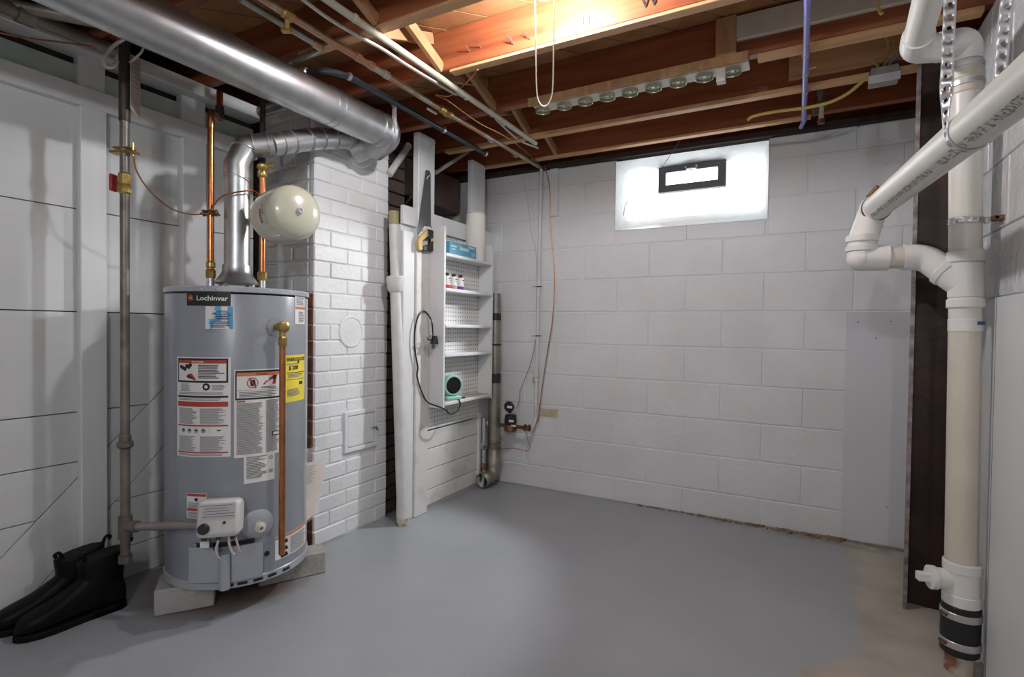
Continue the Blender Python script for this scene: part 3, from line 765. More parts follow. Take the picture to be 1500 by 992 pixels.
# draft hood on the top
hood = V((PH(347, 404, HD).x, PH(347, 404, HD).y, HZ1))
MB().lathe(hood, (0,0,1), [(.078,.025),(.082,.028),(.060,.062),(.053,.075),(.053,.10)], 32).build('draft_hood', M_galv, heater)
for k in range(4):
    a = k*PI/2+.4; MB().beam(hood+V((.07*math.cos(a),.07*math.sin(a),0)), hood+V((.07*math.cos(a),.07*math.sin(a),.03)), .016, .003, (math.cos(a),math.sin(a),0)).build('hood_leg', M_galv, heater)
nip = [V((PH(px, 405, HD).x, PH(px, 405, HD).y, HZ1)) for px in (308.5, 384)]
for q in nip: MB().tube([q, q+V((0,0,.05))], .013, 14).build('nipple', M_steel, heater)

# blocks under the heater
def rock(name, c, size, rz, label, tone=M_concrete):
    ca, sa = math.cos(rz), math.sin(rz)
    o = MB().obox(V(c)+V((0,0,size[2]/2)), size, V((ca,sa,0)), V((-sa,ca,0)), V((0,0,1))).build(name, tone, bevel=.006)
    return tag(o, label, 'concrete block', 'blocks under the water heater')
b0 = P(282, 893, Z=0)
rock('concrete_block', (b0.x-.07, b0.y+.02, 0), (.19,.15,HZ0-.006), .95, 'grey concrete block under the boot side of the water heater')
b1 = P(420, 858, Z=0)
rock('concrete_block', (b1.x-.06, b1.y+.07, 0), (.26,.10,HZ0-.006), 1.05, 'pale chipped concrete block under the chimney side of the water heater')
rock('concrete_block', (-2.17, 1.44, 0), (.15,.15,HZ0-.006), .2, 'grey concrete block at the wall side under the water heater')

# manual in a clear bag hung on the tank
bag = thing('document_bag', 'clear plastic bag holding folded tan paperwork hung on the water heater', 'bag', P(444, 775, X=-1.80))
def bq(px, py, X=-1.80): return P(px, py, X=X)
pg = [bq(440,680), bq(478,674), bq(463,752), bq(431,777)]
MB().prism(pg, (-.006,0,0)).build('papers', M_manual, bag, smooth=False)
pr = MB()
for i in range(9):
    a = pg[0].lerp(pg[3], .06+.035*i); b = pg[1].lerp(pg[2], .06+.035*i)
    pr.add([p+V((.001,0,0)) for p in (a.lerp(b,.18), a.lerp(b,.18+.5*random.uniform(.5,1)), a.lerp(b,.6)+V((0,0,-.003)), a.lerp(b,.18)+V((0,0,-.003)))], [(0,1,2,3)])
pr.build('print', M_inkg, bag, smooth=False, recalc=False)
film = [bq(441,660,-1.79), bq(452,657,-1.77), bq(466,653,-1.78), bq(480,668,-1.79), bq(474,705,-1.79), bq(465,755,-1.79), bq(430,780,-1.79)]
MB().add(film, [tuple(range(7))]).build('bag_film', M_film, bag, smooth=False, solid=.0008)
pk = [bq(437,660,-1.83), bq(452,657,-1.81), bq(452,668,-1.795), bq(437,690,-1.81), bq(430,770,-1.82)]
MB().add(pk, [tuple(range(5))]).build('bag_film', M_film, bag, smooth=False, solid=.0008)

# ================================================================== PIPES OF THE HEATER
# hot copper riser
r0 = nip[0]+V((0,0,.045)); topz = P(312, 163, X=r0.x).z
el = V((r0.x, r0.y, topz)); e2 = el+V((-.10, .10, .012)); e3 = e2+V((0,0,.12))
cp = thing('copper_pipe', 'bright copper riser rising from the heater with a clamp and an elbow at the top', 'pipe', r0)
MB().tube(fillet([r0, el, e2, e3], .03), .0125, 16).build('pipe', M_copper, cp)
MB().lathe(r0, (0,0,1), [(.016,0),(.018,.006),(.018,.03),(.015,.035)], 8).lathe(r0+V((0,0,.04)), (0,0,1), [(.014,0),(.017,.004),(.017,.02),(.014,.024)], 16).build('union', M_brass, cp)
MB().lathe(el+V((0,0,-.07)), (0,0,1), [(.0145,0),(.0145,.03)], 16).build('coupling', M_copper, cp)
MB().lathe(e2+V((0,0,.02)), (0,0,1), [(.016,0),(.018,.01),(.016,.04)], 12).build('coupling', M_iron, cp)
# cold pipe with the expansion tank
s0 = nip[1]+V((0,0,.045)); ztop = 2.16
kp = thing('copper_pipe', 'copper pipe with a brass valve behind the cream expansion tank', 'pipe', s0)
zv = PH(386, 250, HD).z
MB().tube([s0, (s0.x, s0.y, zv)], .0125, 16).build('pipe', M_copper, kp)
sj = s0+V((s0.x, s0.y, 0)).normalized()*.085
MB().tube(fillet([(s0.x, s0.y, zv-.01), (s0.x, s0.y, zv+.02), (sj.x, sj.y, zv+.035), (sj.x, sj.y, ztop)], .02), .011, 12).build('upper_pipe', M_iron, kp)
MB().lathe(s0, (0,0,1), [(.016,0),(.018,.006),(.018,.03),(.015,.035)], 8).build('union', M_brass, kp)
MB().lathe((s0.x,s0.y,zv-.03), (0,0,1), [(.015,0),(.019,.006),(.019,.024),(.015,.03),(.022,.04),(.022,.05),(.014,.058)], 10).tube([(s0.x,s0.y,zv+.01),(s0.x+.03,s0.y+.03,zv+.03)], .01, 8).build('valve', M_brass, kp)
# expansion tank
ea = PH(396, 322, HD-.04); eb = PH(434, 318, HD-.25)
ax = (eb-ea); ax.z = 0.0; eL = ax.length; ax.normalize()
er = .102
xt = thing('expansion_tank', 'cream steel expansion tank with a red printed label beside the chimney', 'tank', ea+V((0,0,-er)))
prof = [(.012,-.01),(.02,.0),(.05,.006),(.085,.025),(.099,.05),(er,.07),(er+.0015,.085),(er,.10),(er,.105),(er+.0015,.115),(er,.125),(er,eL-.02),(.097,eL-.004),(.08,eL+.012),(.05,eL+.024),(.001,eL+.03)]
MB().lathe(ea, ax, prof, 40).build('tank', M_cream, xt)
MB().lathe(ea+ax*(eL+.027), ax, [(.012,0),(.011,.012),(.007,.014),(.007,.008)], 12).build('air_valve', M_wpipe, xt)
MB().tube([V((s0.x,s0.y,ea.z)), ea+ax*.0], .015, 12).build('neck', M_brass, xt)
sd = V((0,0,1)).cross(ax).normalized()
def tk(a, h, off=.0012): return ea+ax*h+(sd*math.cos(a)+V((0,0,1))*math.sin(a))*(er+off)
if tk(0, .1).dot(right) > ea.dot(right): sd = -sd
lb = MB(); rd = MB(); n_ = 8
for i in range(n_):
    a0, a1 = .35-.9*i/n_, .35-.9*(i+1)/n_
    lb.add([tk(a0,.14), tk(a1,.14), tk(a1,.20), tk(a0,.20)], [(0,1,2,3)])
for i in range(7):
    a0 = .05-.075*i; rd.add([tk(a0,.145,.002), tk(a0-.055,.145,.002), tk(a0-.055,.163,.002), tk(a0,.163,.002)], [(0,1,2,3)])
lo_ = lb.build('tank_label', mat('tank_label_paper', (.50,.49,.42), .5), xt, recalc=False)
rd.build('label_lettering', M_red, lo_, smooth=False, recalc=False)
bk = MB()
for a0, h in ((.22,.165),(.16,.168),(.0,.17),(-.06,.172),(-.12,.175)): bk.add([tk(a0,h,.002), tk(a0-.04,h,.002), tk(a0-.04,h+.008,.002), tk(a0,h+.008,.002)], [(0,1,2,3)])
bk.build('label_mark', M_ink, lo_, smooth=False, recalc=False)

# flue from the draft hood to the chimney
fl_ = thing('flue_pipe', 'galvanized flue pipe bending from the water heater to the chimney', 'flue', hood+V((0,0,.09)))
z1 = PH(349, 262, HD).z; FX = -1.925
w0 = hood+V((0,0,.085)); w1 = V((hood.x, hood.y, z1)); FR = .047
w3 = P(400, 212, X=-1.93); w4 = P(455, 204, X=FX); w5 = P(516, 202, X=FX)
w2 = V((hood.x+.008, hood.y+.03, w3.z-.02))
MB().tube([w0, w1+V((0,0,.01))], FR, 28).build('pipe', M_galv, fl_)
MB().tube([w1, w1+V((0,0,.05)), w1.lerp(w2,.75)+V((.0,.01,.03)), w3], [FR+.003,FR+.003,FR+.003,FR+.002], 28).build('elbow', M_galv, fl_)
MB().tube([w3.lerp(w4,-.1), w4, w5], FR, 28).build('pipe', M_galv, fl_)
def ring(c, axis, r, w=.006, h=.004): return MB().lathe(V(c)-V(axis).normalized()*w/2, axis, [(r-.002,0),(r+h,w*.25),(r+h,w*.75),(r-.002,w)], 28)
for f, a, b in ((.0,w1,w2),(.9,w1,w2),(.25,w2,w3),(.8,w2,w3),(.15,w3,w4),(.45,w3,w4),(.9,w3,w4),(.2,w4,w5),(.5,w4,w5),(.8,w4,w5)):
    c = a.lerp(b, f); d_ = (b-a) if a is not w1 else V((.1,.3,1))
    ring(c, d_, FR+.001).build('crimp_ring', M_galv, fl_)
# wye of white painted sheet into the chimney breast
wye = P(535, 216, X=-1.93)
MB().tube([w5, wye+V((-.0,-.02,0)), wye+V((-.08,.03,-.005))], .058, 24).build('thimble', mat('white_painted_sheet_metal', (.66,.65,.62), .4, col2=(.5,.46,.38), scale=12, amt=.5), fl_)
ring(wye+V((-.066,.02,-.005)), (-1,.3,0), .08, .02, .004).build('collar', M_wbrick, fl_)

# big galvanized duct under the joists
DX, DZ, DR = -1.775, 1.985, .078
dy1 = P(560, 190, X=DX).y
duct = thing('duct_pipe', 'large round galvanized duct hung below the joists', 'duct', (DX, .8, DZ-DR))
MB().tube([(DX, -.9, DZ-.02), (DX, dy1-.05, DZ)], DR, 40).build('pipe', M_galv, duct)
MB().tube(fillet([(DX, dy1-.06, DZ), (DX, dy1+.035, DZ), (DX-.10, dy1+.03, DZ-.045)], .07, 5), DR+.002, 32).build('elbow', M_galv, duct)
MB().tube([(DX-.04, dy1+.035, DZ-.02), (DX-.17, dy1-.015, DZ-.07)], .062, 28).build('branch', M_galv, duct)
for px, py in ((480,132),(490,139)):
    c = P(px, py, X=DX); ring((DX, c.y, DZ), (0,1,0), DR, .008).build('crimp_ring', M_galv, duct)
for d_ in (-.05, -.01, .02): ring((DX, dy1+d_, DZ), (0,1,0), DR+.002, .006).build('crimp_ring', M_galv, duct)
MB().beam((DX+.02, P(552,160,X=DX).y, DZ+DR*.98), (DX+.02, dy1+.02, DZ+DR*.98), .012, .004).build('seam', M_galv, duct)
hy = dy1+.0
hs = MB().beam((DX+.074, hy, DZ-.01), (DX+.074, hy, DZ+DR+.02), .024, .003, (0,1,0)).beam((DX+.074, hy, DZ+DR+.02), (DX+.06, hy, 2.118), .024, .003, (0,1,0)).build('hanger_strap', M_wpipe, duct)

# ================================================================== GAS PIPE
GX = -2.12
g_top = P(184, 62, X=GX); gy = P(183, 486, X=GX).y
gp = thing('gas_pipe', 'dark iron gas pipe with a red valve handle running down to the heater', 'pipe', (GX, gy, .1))
def gz(py): return P(183, py, X=GX).z
MB().tube([(GX, gy, gz(178)), (GX, gy, 2.11)], .0175, 16).build('upper_pipe', M_iron, gp)
MB().tube([(GX, gy, gz(655)), (GX, gy, gz(170))], .0145, 16).build('pipe', M_irong, gp)
MB().tube([(GX, gy, gz(822)), (GX, gy, gz(655))], .0155, 16).build('lower_pipe', M_irong, gp)
MB().lathe((GX,gy,gz(657)), (0,0,1), [(.018,0),(.027,.008),(.027,.022),(.020,.026),(.020,.045),(.016,.05)], 8).build('union', M_irong, gp)
MB().lathe((GX,gy,gz(822)-.005), (0,0,1), [(.022,0),(.022,.025),(.018,.028)], 8).build('drip_cap', M_irong, gp)
zt = gz(772)
tee = MB().tube([(GX,gy,zt-.04),(GX,gy,zt+.04)], .022, 14)
gvp = vc - t*0
th_v = cylhit(305, 763); hv = HP(th_v[0], th_v[1], .045)
tee.tube([(GX,gy,zt), V((GX,gy,zt)).lerp(hv, .16)], .021, 14).build('tee', M_irong, gp)
MB().tube([(GX,gy,zt), hv], .0145, 14).build('branch_pipe', mat('pinkish_grey_pipe', (.34,.30,.30), .4, .5, col2=(.22,.18,.18), scale=10, amt=.6), gp)
zv = gz(268)
MB().lathe((GX,gy,zv-.04), (0,0,1), [(.016,0),(.021,.006),(.021,.03),(.018,.035),(.021,.05),(.021,.07),(.016,.075)], 8).build('valve_body', M_brass, gp)
lf = -right
MB().tube([V((GX,gy,zv)), V((GX,gy,zv))+lf*.03], .007, 10).obox(V((GX,gy,zv))+lf*.04, (.012,.03,.06), lf, lf.cross(V((0,0,1))).normalized(), V((0,0,1))).build('valve_handle', M_redp, gp, bevel=.004)
zc_ = gz(224)
MB().obox((GX,gy,zc_), (.085,.034,.008), right, back, V((0,0,1))).obox((GX,gy,zc_+.014), (.06,.034,.006), right, back, V((0,0,1))).tube([V((GX,gy,zc_-.01))+right*.03, V((GX,gy,zc_+.035))+right*.03], .003, 6).build('ground_clamp', M_brass, gp)
# elbow and branch at the ceiling
MB().tube(fillet([(GX,gy,2.05),(GX,gy,2.098),(GX-.2,gy-.25,2.098)], .03), .02, 12).build('elbow', M_galvd, gp)
# iron main along the sill
mn = thing('iron_pipe', 'dirty old iron pipe lying along the top of the plank wall', 'pipe', (-2.30, .9, 2.07))
MB().tube([(-2.31,-.6,2.085),(-2.31,1.06,2.085)], .024, 14).build('pipe', M_galvd, mn)
MB().lathe((-2.31, P(22,28,X=-2.31).y, 2.085), (0,1,0), [(.026,0),(.034,.004),(.034,.05),(.026,.055)], 12).build('coupling', M_galvd, mn)
MB().tube([(-2.31,1.06,2.085),(-2.31,1.10,2.085)], .03, 12).build('coupling', M_rust, mn)
tag(MB().tube(spline([P(0,48,X=-2.27), P(40,56,X=-2.27), P(90,62,X=-2.27), P(135,68,X=-2.27)]), .003, 6).build('bonding_wire', M_wireb), 'bare brown wire strung along the old iron pipe', 'wire')
# hang tag
TD = math.hypot(GX, gy)
tg = [PH(191,80,TD-.03), PH(206,88,TD+.06), PH(205,178,TD+.06), PH(202,174,TD+.04), PH(191,158,TD-.03)]
tgo = MB().prism(tg, -right*.0012).build('hang_tag', M_tagm, smooth=False); tag(tgo, 'brown printed paper tag hanging on the gas pipe', 'tag')
pr = MB()
for i in range(9):
    a = tg[0].lerp(tg[4], .12+.085*i); b = tg[1].lerp(tg[2], .08+.085*i)
    pr.add([p+right*.0008 for p in (a.lerp(b,.15), a.lerp(b,.85), a.lerp(b,.85)+V((0,0,-.003)), a.lerp(b,.15)+V((0,0,-.003)))], [(0,1,2,3)])
pr.build('print', M_inkg, tgo, smooth=False, recalc=False)
tag(MB().tube(spline([P(197,40,X=-2.0), P(183,56,X=-2.06), P(165,68,X=-2.09), P(152,85,X=-2.09), P(155,97,X=-2.09), P(165,98,X=-2.08), P(172,90,X=-2.09)]), .0055, 10).build('cable', M_wirew), 'white cable looped beside the top of the gas pipe', 'cable')
tag(MB().tube(spline([P(213,58,X=-2.05), P(208,75,X=-2.06), P(198,85,X=-2.08), P(190,92,X=-2.1)]), .004, 8).build('cable', M_wirew), 'short white cable end behind the paper tag', 'cable')
# bonding wire: gas pipe -> hot pipe -> cold pipe
gw = thing('bonding_wire', 'thin copper bonding wire looping from the gas pipe to the copper risers', 'wire', (GX, gy, 1.4))
hb_ = PH(308, 314, HD); cb_ = PH(385, 290, HD)
MB().tube(spline([V((GX,gy,zc_))+right*.03, P(200,250,X=-2.1), P(218,278,X=-2.08), P(250,305,X=-2.08), P(280,314,X=-2.06), hb_+back*.016]), .0028, 8).build('wire', M_copper, gw)
MB().tube(spline([hb_+back*.016, PH(314,300,HD-.02), PH(325,288,HD-.06), PH(350,281,HD-.07), PH(372,280,HD-.05), cb_+back*.012]), .0028, 8).build('wire', M_copper, gw)
for c in (hb_, cb_):
    MB().obox(c, (.062,.034,.007), right, back, V((0,0,1))).obox(c+V((0,0,.01)), (.05,.034,.006), right, back, V((0,0,1))).tube([c+right*.024-V((0,0,.008)), c+right*.024+V((0,0,.018))], .005, 8).tube([c-right*.024-V((0,0,.008)), c-right*.024+V((0,0,.018))], .005, 8).build('clamp', M_bronze, gw, bevel=.001)
# ================================================================== BOOTS
def boot_mesh():
    """boot pointing to -Y, heel at y=0; one surface lofted along the foot and up the shaft"""
    secs = []   # foot: (y, half width, height, x shift)
    for y, w, h in ((.012,.020,.060),(.002,.036,.095),(-.03,.039,.13),(-.07,.040,.145),(-.11,.041,.135),(-.15,.044,.108),(-.19,.049,.083),(-.23,.050,.068),(-.265,.044,.056),(-.287,.030,.043),(-.297,.012,.028)):
        ring = []
        for k in range(20):
            a = 2*PI*k/20; ca, sa = math.cos(a), math.sin(a)
            x = w*math.copysign(abs(ca)**.8, ca); z = (h/2)*(1+math.copysign(abs(sa)**.75, sa))
            ring.append(V((x, y, .02+z)))
        secs.append(ring)
    mb = MB(); vs = [p for r in secs for p in r]; n = len(secs); fs = []
    for i in range(n-1):
        for k in range(20): fs.append((i*20+k, i*20+(k+1)%20, (i+1)*20+(k+1)%20, (i+1)*20+k))
    fs += [tuple(range(20))[::-1], tuple(range((n-1)*20, n*20))]
    mb.add(vs, fs)
    mb2 = []
    for z, yc, ry, rx in ((.06,-.052,.058,.040),(.10,-.060,.067,.042),(.13,-.060,.068,.045),(.16,-.058,.070,.047),(.19,-.058,.073,.049),(.215,-.058,.076,.050)):
        mb2.append([V((rx*math.cos(2*PI*k/20), yc+ry*math.sin(2*PI*k/20), z+(.012*math.sin(2*PI*k/20) if z > .15 else 0))) for k in range(20)])
    vs = [p for r in mb2 for p in r]; fs = []
    n = len(mb2)
    for i in range(n-1):
        for k in range(20): fs.append((i*20+k, i*20+(k+1)%20, (i+1)*20+(k+1)%20, (i+1)*20+k))
    fs += [tuple(range(20))[::-1], tuple(range((n-1)*20, n*20))]
    mb.add(vs, fs)
    return mb
def place_boot(p, rz, sx, label, tilt=0):
    root = thing('boot', label, 'boot', p, 'pair of black ankle boots')
    root.rotation_euler = (0, 0, rz)
    def put(mb, name, m_, **kw):
        for v in mb.v: v.x *= sx
        o = mb.build(name, m_, None, **kw); o.parent = root; return o
    WL[root.name] = V((0,0,0))
    up_ = put(boot_mesh(), 'upper', M_boot, origin=(0,0,0))
    md = up_.modifiers.new('join', 'REMESH'); md.mode = 'VOXEL'; md.voxel_size = .0045; md.use_smooth_shade = True
    sm = up_.modifiers.new('smooth', 'SMOOTH'); sm.iterations = 8; sm.factor = .6
    sole = MB(); pts = []
    for y, w in ((.014,.0),(.010,.026),(-.01,.038),(-.05,.039),(-.10,.038),(-.15,.044),(-.20,.050),(-.24,.048),(-.275,.036),(-.295,.018),(-.302,.0)): pts.append((w, y))
    poly = [(w, y, 0) for w, y in pts]+[(-w, y, 0) for w, y in pts[-2:0:-1]]
    sole.prism(poly, (0,0,.022)); put(sole, 'sole', M_sole, origin=(0,0,0), bevel=.003)
    heel = MB().prism([(w, y, -.0) for w, y in pts[:5]]+[(-w, y, 0) for w, y in pts[4:0:-1]], (0,0,.026)); put(heel, 'heel', M_sole, origin=(0,0,0), bevel=.002)
    for y, z, s in ((.010,.225,1),(-.105,.205,-1)):
        put(MB().tube(spline([(0,y,z-.04),(0,y+.003*s,z),(0,y+.012*s,z+.020),(0,y+.024*s,z+.016),(0,y+.020*s,z+.006)], 4), [.006]*17, 8), 'pull_tab', M_boot, origin=(0,0,0))
    return root
h1 = P(188, 888, Z=0); t1 = P(28, 945, Z=0)
d_ = (h1-t1); ang = math.atan2(-d_.x, d_.y)
place_boot((h1.x-.03, h1.y-.01, 0), ang, 1, 'black ankle boot with a shiny toe standing in front of its pair')
h2 = h1+V((-.122, -.035, 0))
place_boot((h2.x, h2.y-.005, 0), ang-.05, -1, 'black ankle boot against the plank wall behind its pair')

# ================================================================== STANDPIPE
sb = P(590, 766, Z=0); sb = V((-1.885, 2.20, 0)); sb = V((P(591,700,Y=2.2).x, 2.20, 0)); stp = P(576.5, 310, Y=2.195)
sp_ = thing('standpipe', 'white painted cast iron pipe with hub standing beside the chimney', 'pipe', sb)
zz = P(581, 415, Y=2.2).z; top = V((stp.x, 2.195, stp.z)); axs = (top-sb).normalized(); hubp = sb+axs*((zz-.0)/axs.z)
MB().tube([sb, hubp], .031, 20).build('lower_pipe', M_wpipe, sp_)
MB().tube([hubp, sb+axs*(P(576,330,Y=2.2).z/axs.z)], .027, 20).build('upper_pipe', M_wpipe, sp_)
MB().tube([sb+axs*(P(576,330,Y=2.2).z/axs.z), top], .028, 20).build('bare_end', mat('bare_tan_pipe', (.38,.33,.17), .6, col2=(.28,.23,.12), scale=10, amt=.6), sp_)
MB().lathe(hubp, axs, [(.034,-.05),(.045,-.035),(.047,0),(.05,.01),(.05,.03),(.044,.036)], 24).build('hub', M_wpipe, sp_)
MB().lathe(sb, axs, [(.036,0),(.0365,.02),(.0345,.035)], 20).build('rusty_foot', M_rust, sp_)

# ================================================================== SHELF UNIT
SF, SY0, SY1 = -1.749, 2.415, 2.935
shz = [1.452, 1.256, 1.052, .886, .612]
unit = thing('shelf_unit', 'white wooden shelf unit of five shelves fixed on the pegboard', 'shelf', (XS, (SY0+SY1)/2, .59))
ST = .017
MB().box((XS+.002, SY0, .597), (SF, SY0+ST, 1.617)).build('side_panel', M_trim, unit, bevel=.002)
MB().box((XS+.002, SY1, .597), (SF, SY1+ST, 1.585)).build('side_panel', M_trim, unit, bevel=.002)
M_shelfwood = mat('bare_tan_shelf', (.44,.36,.24), .6, col2=(.52,.48,.38), scale=8, amt=.6)
for i, z in enumerate(shz):
    s_ = MB().box((XS+.002, SY0+ST, z), (SF-.006, SY1, z+ST)).build('shelf', M_shelfwood if i == 4 else M_trim, unit, bevel=.001)
    MB().box((SF-.006, SY0+ST, z-.002), (SF+.004, SY1+.004, z+ST+.001)).build('shelf_edge', M_trim, s_, bevel=.004)

# things on the shelves
tz = shz[0]+ST
b0, b1 = P(655,365,X=SF-.03).y, P(694,365,X=SF-.03).y
b0 = max(b0, SY0+ST+.004)
bx = thing('carton', 'blue printed carton lying on the top shelf', 'box', (SF-.055, (b0+b1)/2, tz))
MB().box((SF-.09, b0, tz), (SF-.012, b1, tz+.075)).build('box', M_boxb, bx, bevel=.002)
pr = MB()
for (a, z, w, h) in ((.30,.055,.12,.006),(.36,.035,.34,.018),(.68,.058,.24,.01),(.80,.03,.16,.004),(.80,.02,.16,.004),(.80,.012,.14,.004),(.05,.045,.2,.01),(.08,.03,.12,.008)):
    y = b0+(b1-b0)*a; y2 = min(y+(b1-b0)*w, b1-.004); pr.add([(SF-.0112,y,tz+z),(SF-.0112,y2,tz+z),(SF-.0112,y2,tz+z+h),(SF-.0112,y,tz+z+h)], [(0,1,2,3)])
pr.build('print', mat('pale_blue_print', (.50,.66,.74), .5), bx, smooth=False, recalc=False)
ry = P(697,340,X=SF-.062).y; rr = .062
rl = thing('paper_roll', 'white paper towel roll standing on the top shelf', 'paper roll', (SF-.064, ry, tz))
zt = P(697,312,X=SF-.062).z
MB().lathe((SF-.064,ry,tz), (0,0,1), [(rr-.002,0),(rr,.003),(rr,zt-tz-.012),(rr-.012,zt-tz-.001),(.02,zt-tz),(.019,zt-tz-.02),(.001,zt-tz-.02)], 36).build('roll', mat('soft_white_paper', (.74,.72,.67), .8), rl)
MB().tube([(SF-.064,ry,tz+.01),(SF-.064,ry,zt-.004)], .0195, 16).build('core', mat('card_core', (.45,.36,.26), .8), rl)
for px, c_, lab in ((654.5, (.62,.06,.07), 'small bottle with a red band on the second shelf'), (664.5, (.45,.38,.29), 'small bottle with a beige band on the second shelf'), (674.5, (.16,.04,.36), 'small bottle with a purple band on the second shelf')):
    y = P(px, 410, X=SF-.03).y; y = max(y, SY0+ST+.022); z = shz[1]+ST; r = .0205
    b_ = thing('paint_bottle', lab, 'bottle', (SF-.03, y, z), 'small bottles on the second shelf')
    MB().lathe((SF-.03,y,z), (0,0,1), [(r-.002,0),(r,.003),(r,.022)], 20).build('colour_band', mat('band_'+lab.split()[4], c_, .4), b_)
    MB().lathe((SF-.03,y,z), (0,0,1), [(r,.022),(r,.066),(r-.004,.072),(.011,.074)], 20).build('body', M_paper, b_)
    MB().lathe((SF-.03,y,z), (0,0,1), [(.0125,.074),(.0125,.086),(.008,.09)], 14).build('cap', M_black, b_)
    pr = MB(); pr.obox((SF-.03+r+.0005, y, z+.058), (.001,.016,.009), V((1,0,0)), V((0,1,0)), V((0,0,1))); pr.build('logo', M_red, b_)
    pr = MB(); pr.obox((SF-.03+r+.0005, y, z+.045), (.001,.014,.003), V((1,0,0)), V((0,1,0)), V((0,0,1))); pr.obox((SF-.03+r+.0005, y-.002, z+.036), (.001,.01,.003), V((1,0,0)), V((0,1,0)), V((0,0,1))); pr.build('print', M_inkg, b_)
# mint fan heater with its cord
fz = shz[4]+ST; fc = P(662, 571, X=SF-.05); fy = max(fc.y, SY0+ST+.062); fr_ = .062
fan = thing('fan_heater', 'small round mint green fan heater on the bottom shelf', 'fan heater', (SF-.05, fy, fz))
fdir = V((.9, -.43, .0)).normalized(); fcen = V((SF-.05, fy, fz+.022+fr_))
MB().lathe(fcen-fdir*.03, fdir, [(.03,-.008),(.05,.0),(fr_,.015),(fr_,.045),(fr_-.006,.053),(fr_-.012,.053),(fr_-.013,.046)], 32).build('body', M_mint, fan)
gr = MB().lathe(fcen+fdir*.0165, fdir, [(fr_-.013,0),(fr_-.013,.002),(.001,.004)], 28).build('grille', M_black, fan)
for k in range(-3, 4):
    hh = math.sqrt(max((fr_-.016)**2-(k*.013)**2, 0)); sdv = fdir.cross(V((0,0,1)))
    MB().obox(fcen+fdir*.021+sdv*(k*.013), (.003,.002,2*hh), fdir, sdv, V((0,0,1))).build('grille_bar', M_rubber, gr)
MB().obox((SF-.05, fy, fz+.011), (.07,.10,.022), fdir, fdir.cross(V((0,0,1))), V((0,0,1))).build('base', M_mint, fan, bevel=.006)
def sx(px, py, X): return P(px, py, X=X)
MB().tube([sx(672,583,SF-.01), sx(681,582.5,SF-.012)], .004, 8).build('cord_grip', M_black, fan)
cpts = [sx(672,585,SF+.006), sx(674,592,SF+.012), sx(670,602,SF+.014), sx(660,607,SF+.014), sx(652,600,SF+.012), sx(640,595,-1.78), sx(626,589,-1.83), sx(618,575,-1.84), sx(611,552,-1.842), sx(612,538,-1.842), sx(608,515,-1.842), sx(607,490,-1.842), sx(612,465,-1.842), sx(620,456,-1.842), sx(626,460,-1.84), sx(632,470,-1.80), sx(634,488,-1.80), sx(634,497,-1.80)]
MB().tube(spline(cpts, 6), .0042, 8).build('cord', M_black, fan)
pp = sx(634,499,-1.80)
MB().prism([sx(630,504,-1.80), sx(638,504,-1.80), sx(636,492,-1.80), sx(633,492,-1.80)], (.02,0,0)).tube([pp+V((0,-.005,-.02)), pp+V((0,-.005,-.045))], .003, 6).tube([pp+V((0,.012,-.02)), pp+V((0,.012,-.045))], .003, 6).tube([sx(626,495,-1.80), sx(634,491,-1.80), sx(634,499,-1.79), sx(626,497,-1.80)], .004, 8).build('plug', M_black, fan)
hk = tag(MB().tube([sx(620,456,-1.85), sx(620,456,-1.835), sx(620,453,-1.832)], .002, 6).build('nail', M_irong), 'small nail holding the black cord on the white board', 'nail')

# hand saw hung on the stud
SAWX = XS+.008
def sw(px, py): return P(px, py, X=SAWX)
saw = thing('hand_saw', 'hand saw with an amber and black handle hung on the white stud', 'saw', sw(622, 368))
MB().prism([sw(624,249), sw(629,250), sw(630.5,255), sw(631,338), sw(621,333), sw(611,344)], (.0014,0,0)).build('blade', M_saw, saw, smooth=False)
# handle: a closed loop of segments around the grip opening
MB().prism([sw(610.5,346), sw(621,331), sw(631,333), sw(631,337), sw(622,338), sw(613,348)], (.010,0,0)).build('bolster', M_wpipe, saw, bevel=.002)
MB().prism([sw(613,345), sw(623,335), sw(624,346), sw(616,353), sw(615.5,358), sw(616,366), sw(613,368), sw(610,366), sw(609.5,352)], (.018,0,0)).build('grip', M_sawy, saw, bevel=.004)
MB().prism([sw(624,336), sw(631,338), sw(634,351), sw(634,364), sw(631,368.5), sw(616,368), sw(616,361), sw(626,358.5), sw(627.5,350), sw(622,350), sw(624,346)], (.02,0,0)).build('handle', M_black, saw, bevel=.004)
MB().prism([sw(627.5,350), sw(633.5,349.5), sw(634,353), sw(627.2,354)], (.0215,0,0)).build('handle_insert', M_sawy, saw)
for px, py in ((621.5,330.5),(616.5,338),(629.5,333)): MB().lathe(sw(px,py)+V((.009,0,0)), (1,0,0), [(.004,0),(.004,.003),(.001,.003)], 10).build('rivet', M_ink, saw)
MB().tube([P(624,262,X=XS-.01), P(627,258,X=SAWX+.02), P(633,254.5,X=SAWX+.03)], .003, 8)
tag(MB().tube([P(634,254,X=XS-.02), P(627,259,X=XS+.02), P(625.5,261,X=XS+.022), P(626,263,X=XS+.021)], .0028, 8).build('coat_hook', M_wpipe), 'bent white hook that carries the hand saw', 'hook')
tag(MB().tube(spline([P(624,211,X=XS+.006), P(628,216,X=XS+.006), P(634,212,X=XS+.006), P(638,210.5,X=XS+.008)], 5), .0022, 6).build('wire_hook', M_wpipe), 'thin bent wire on the stud above the saw', 'wire')

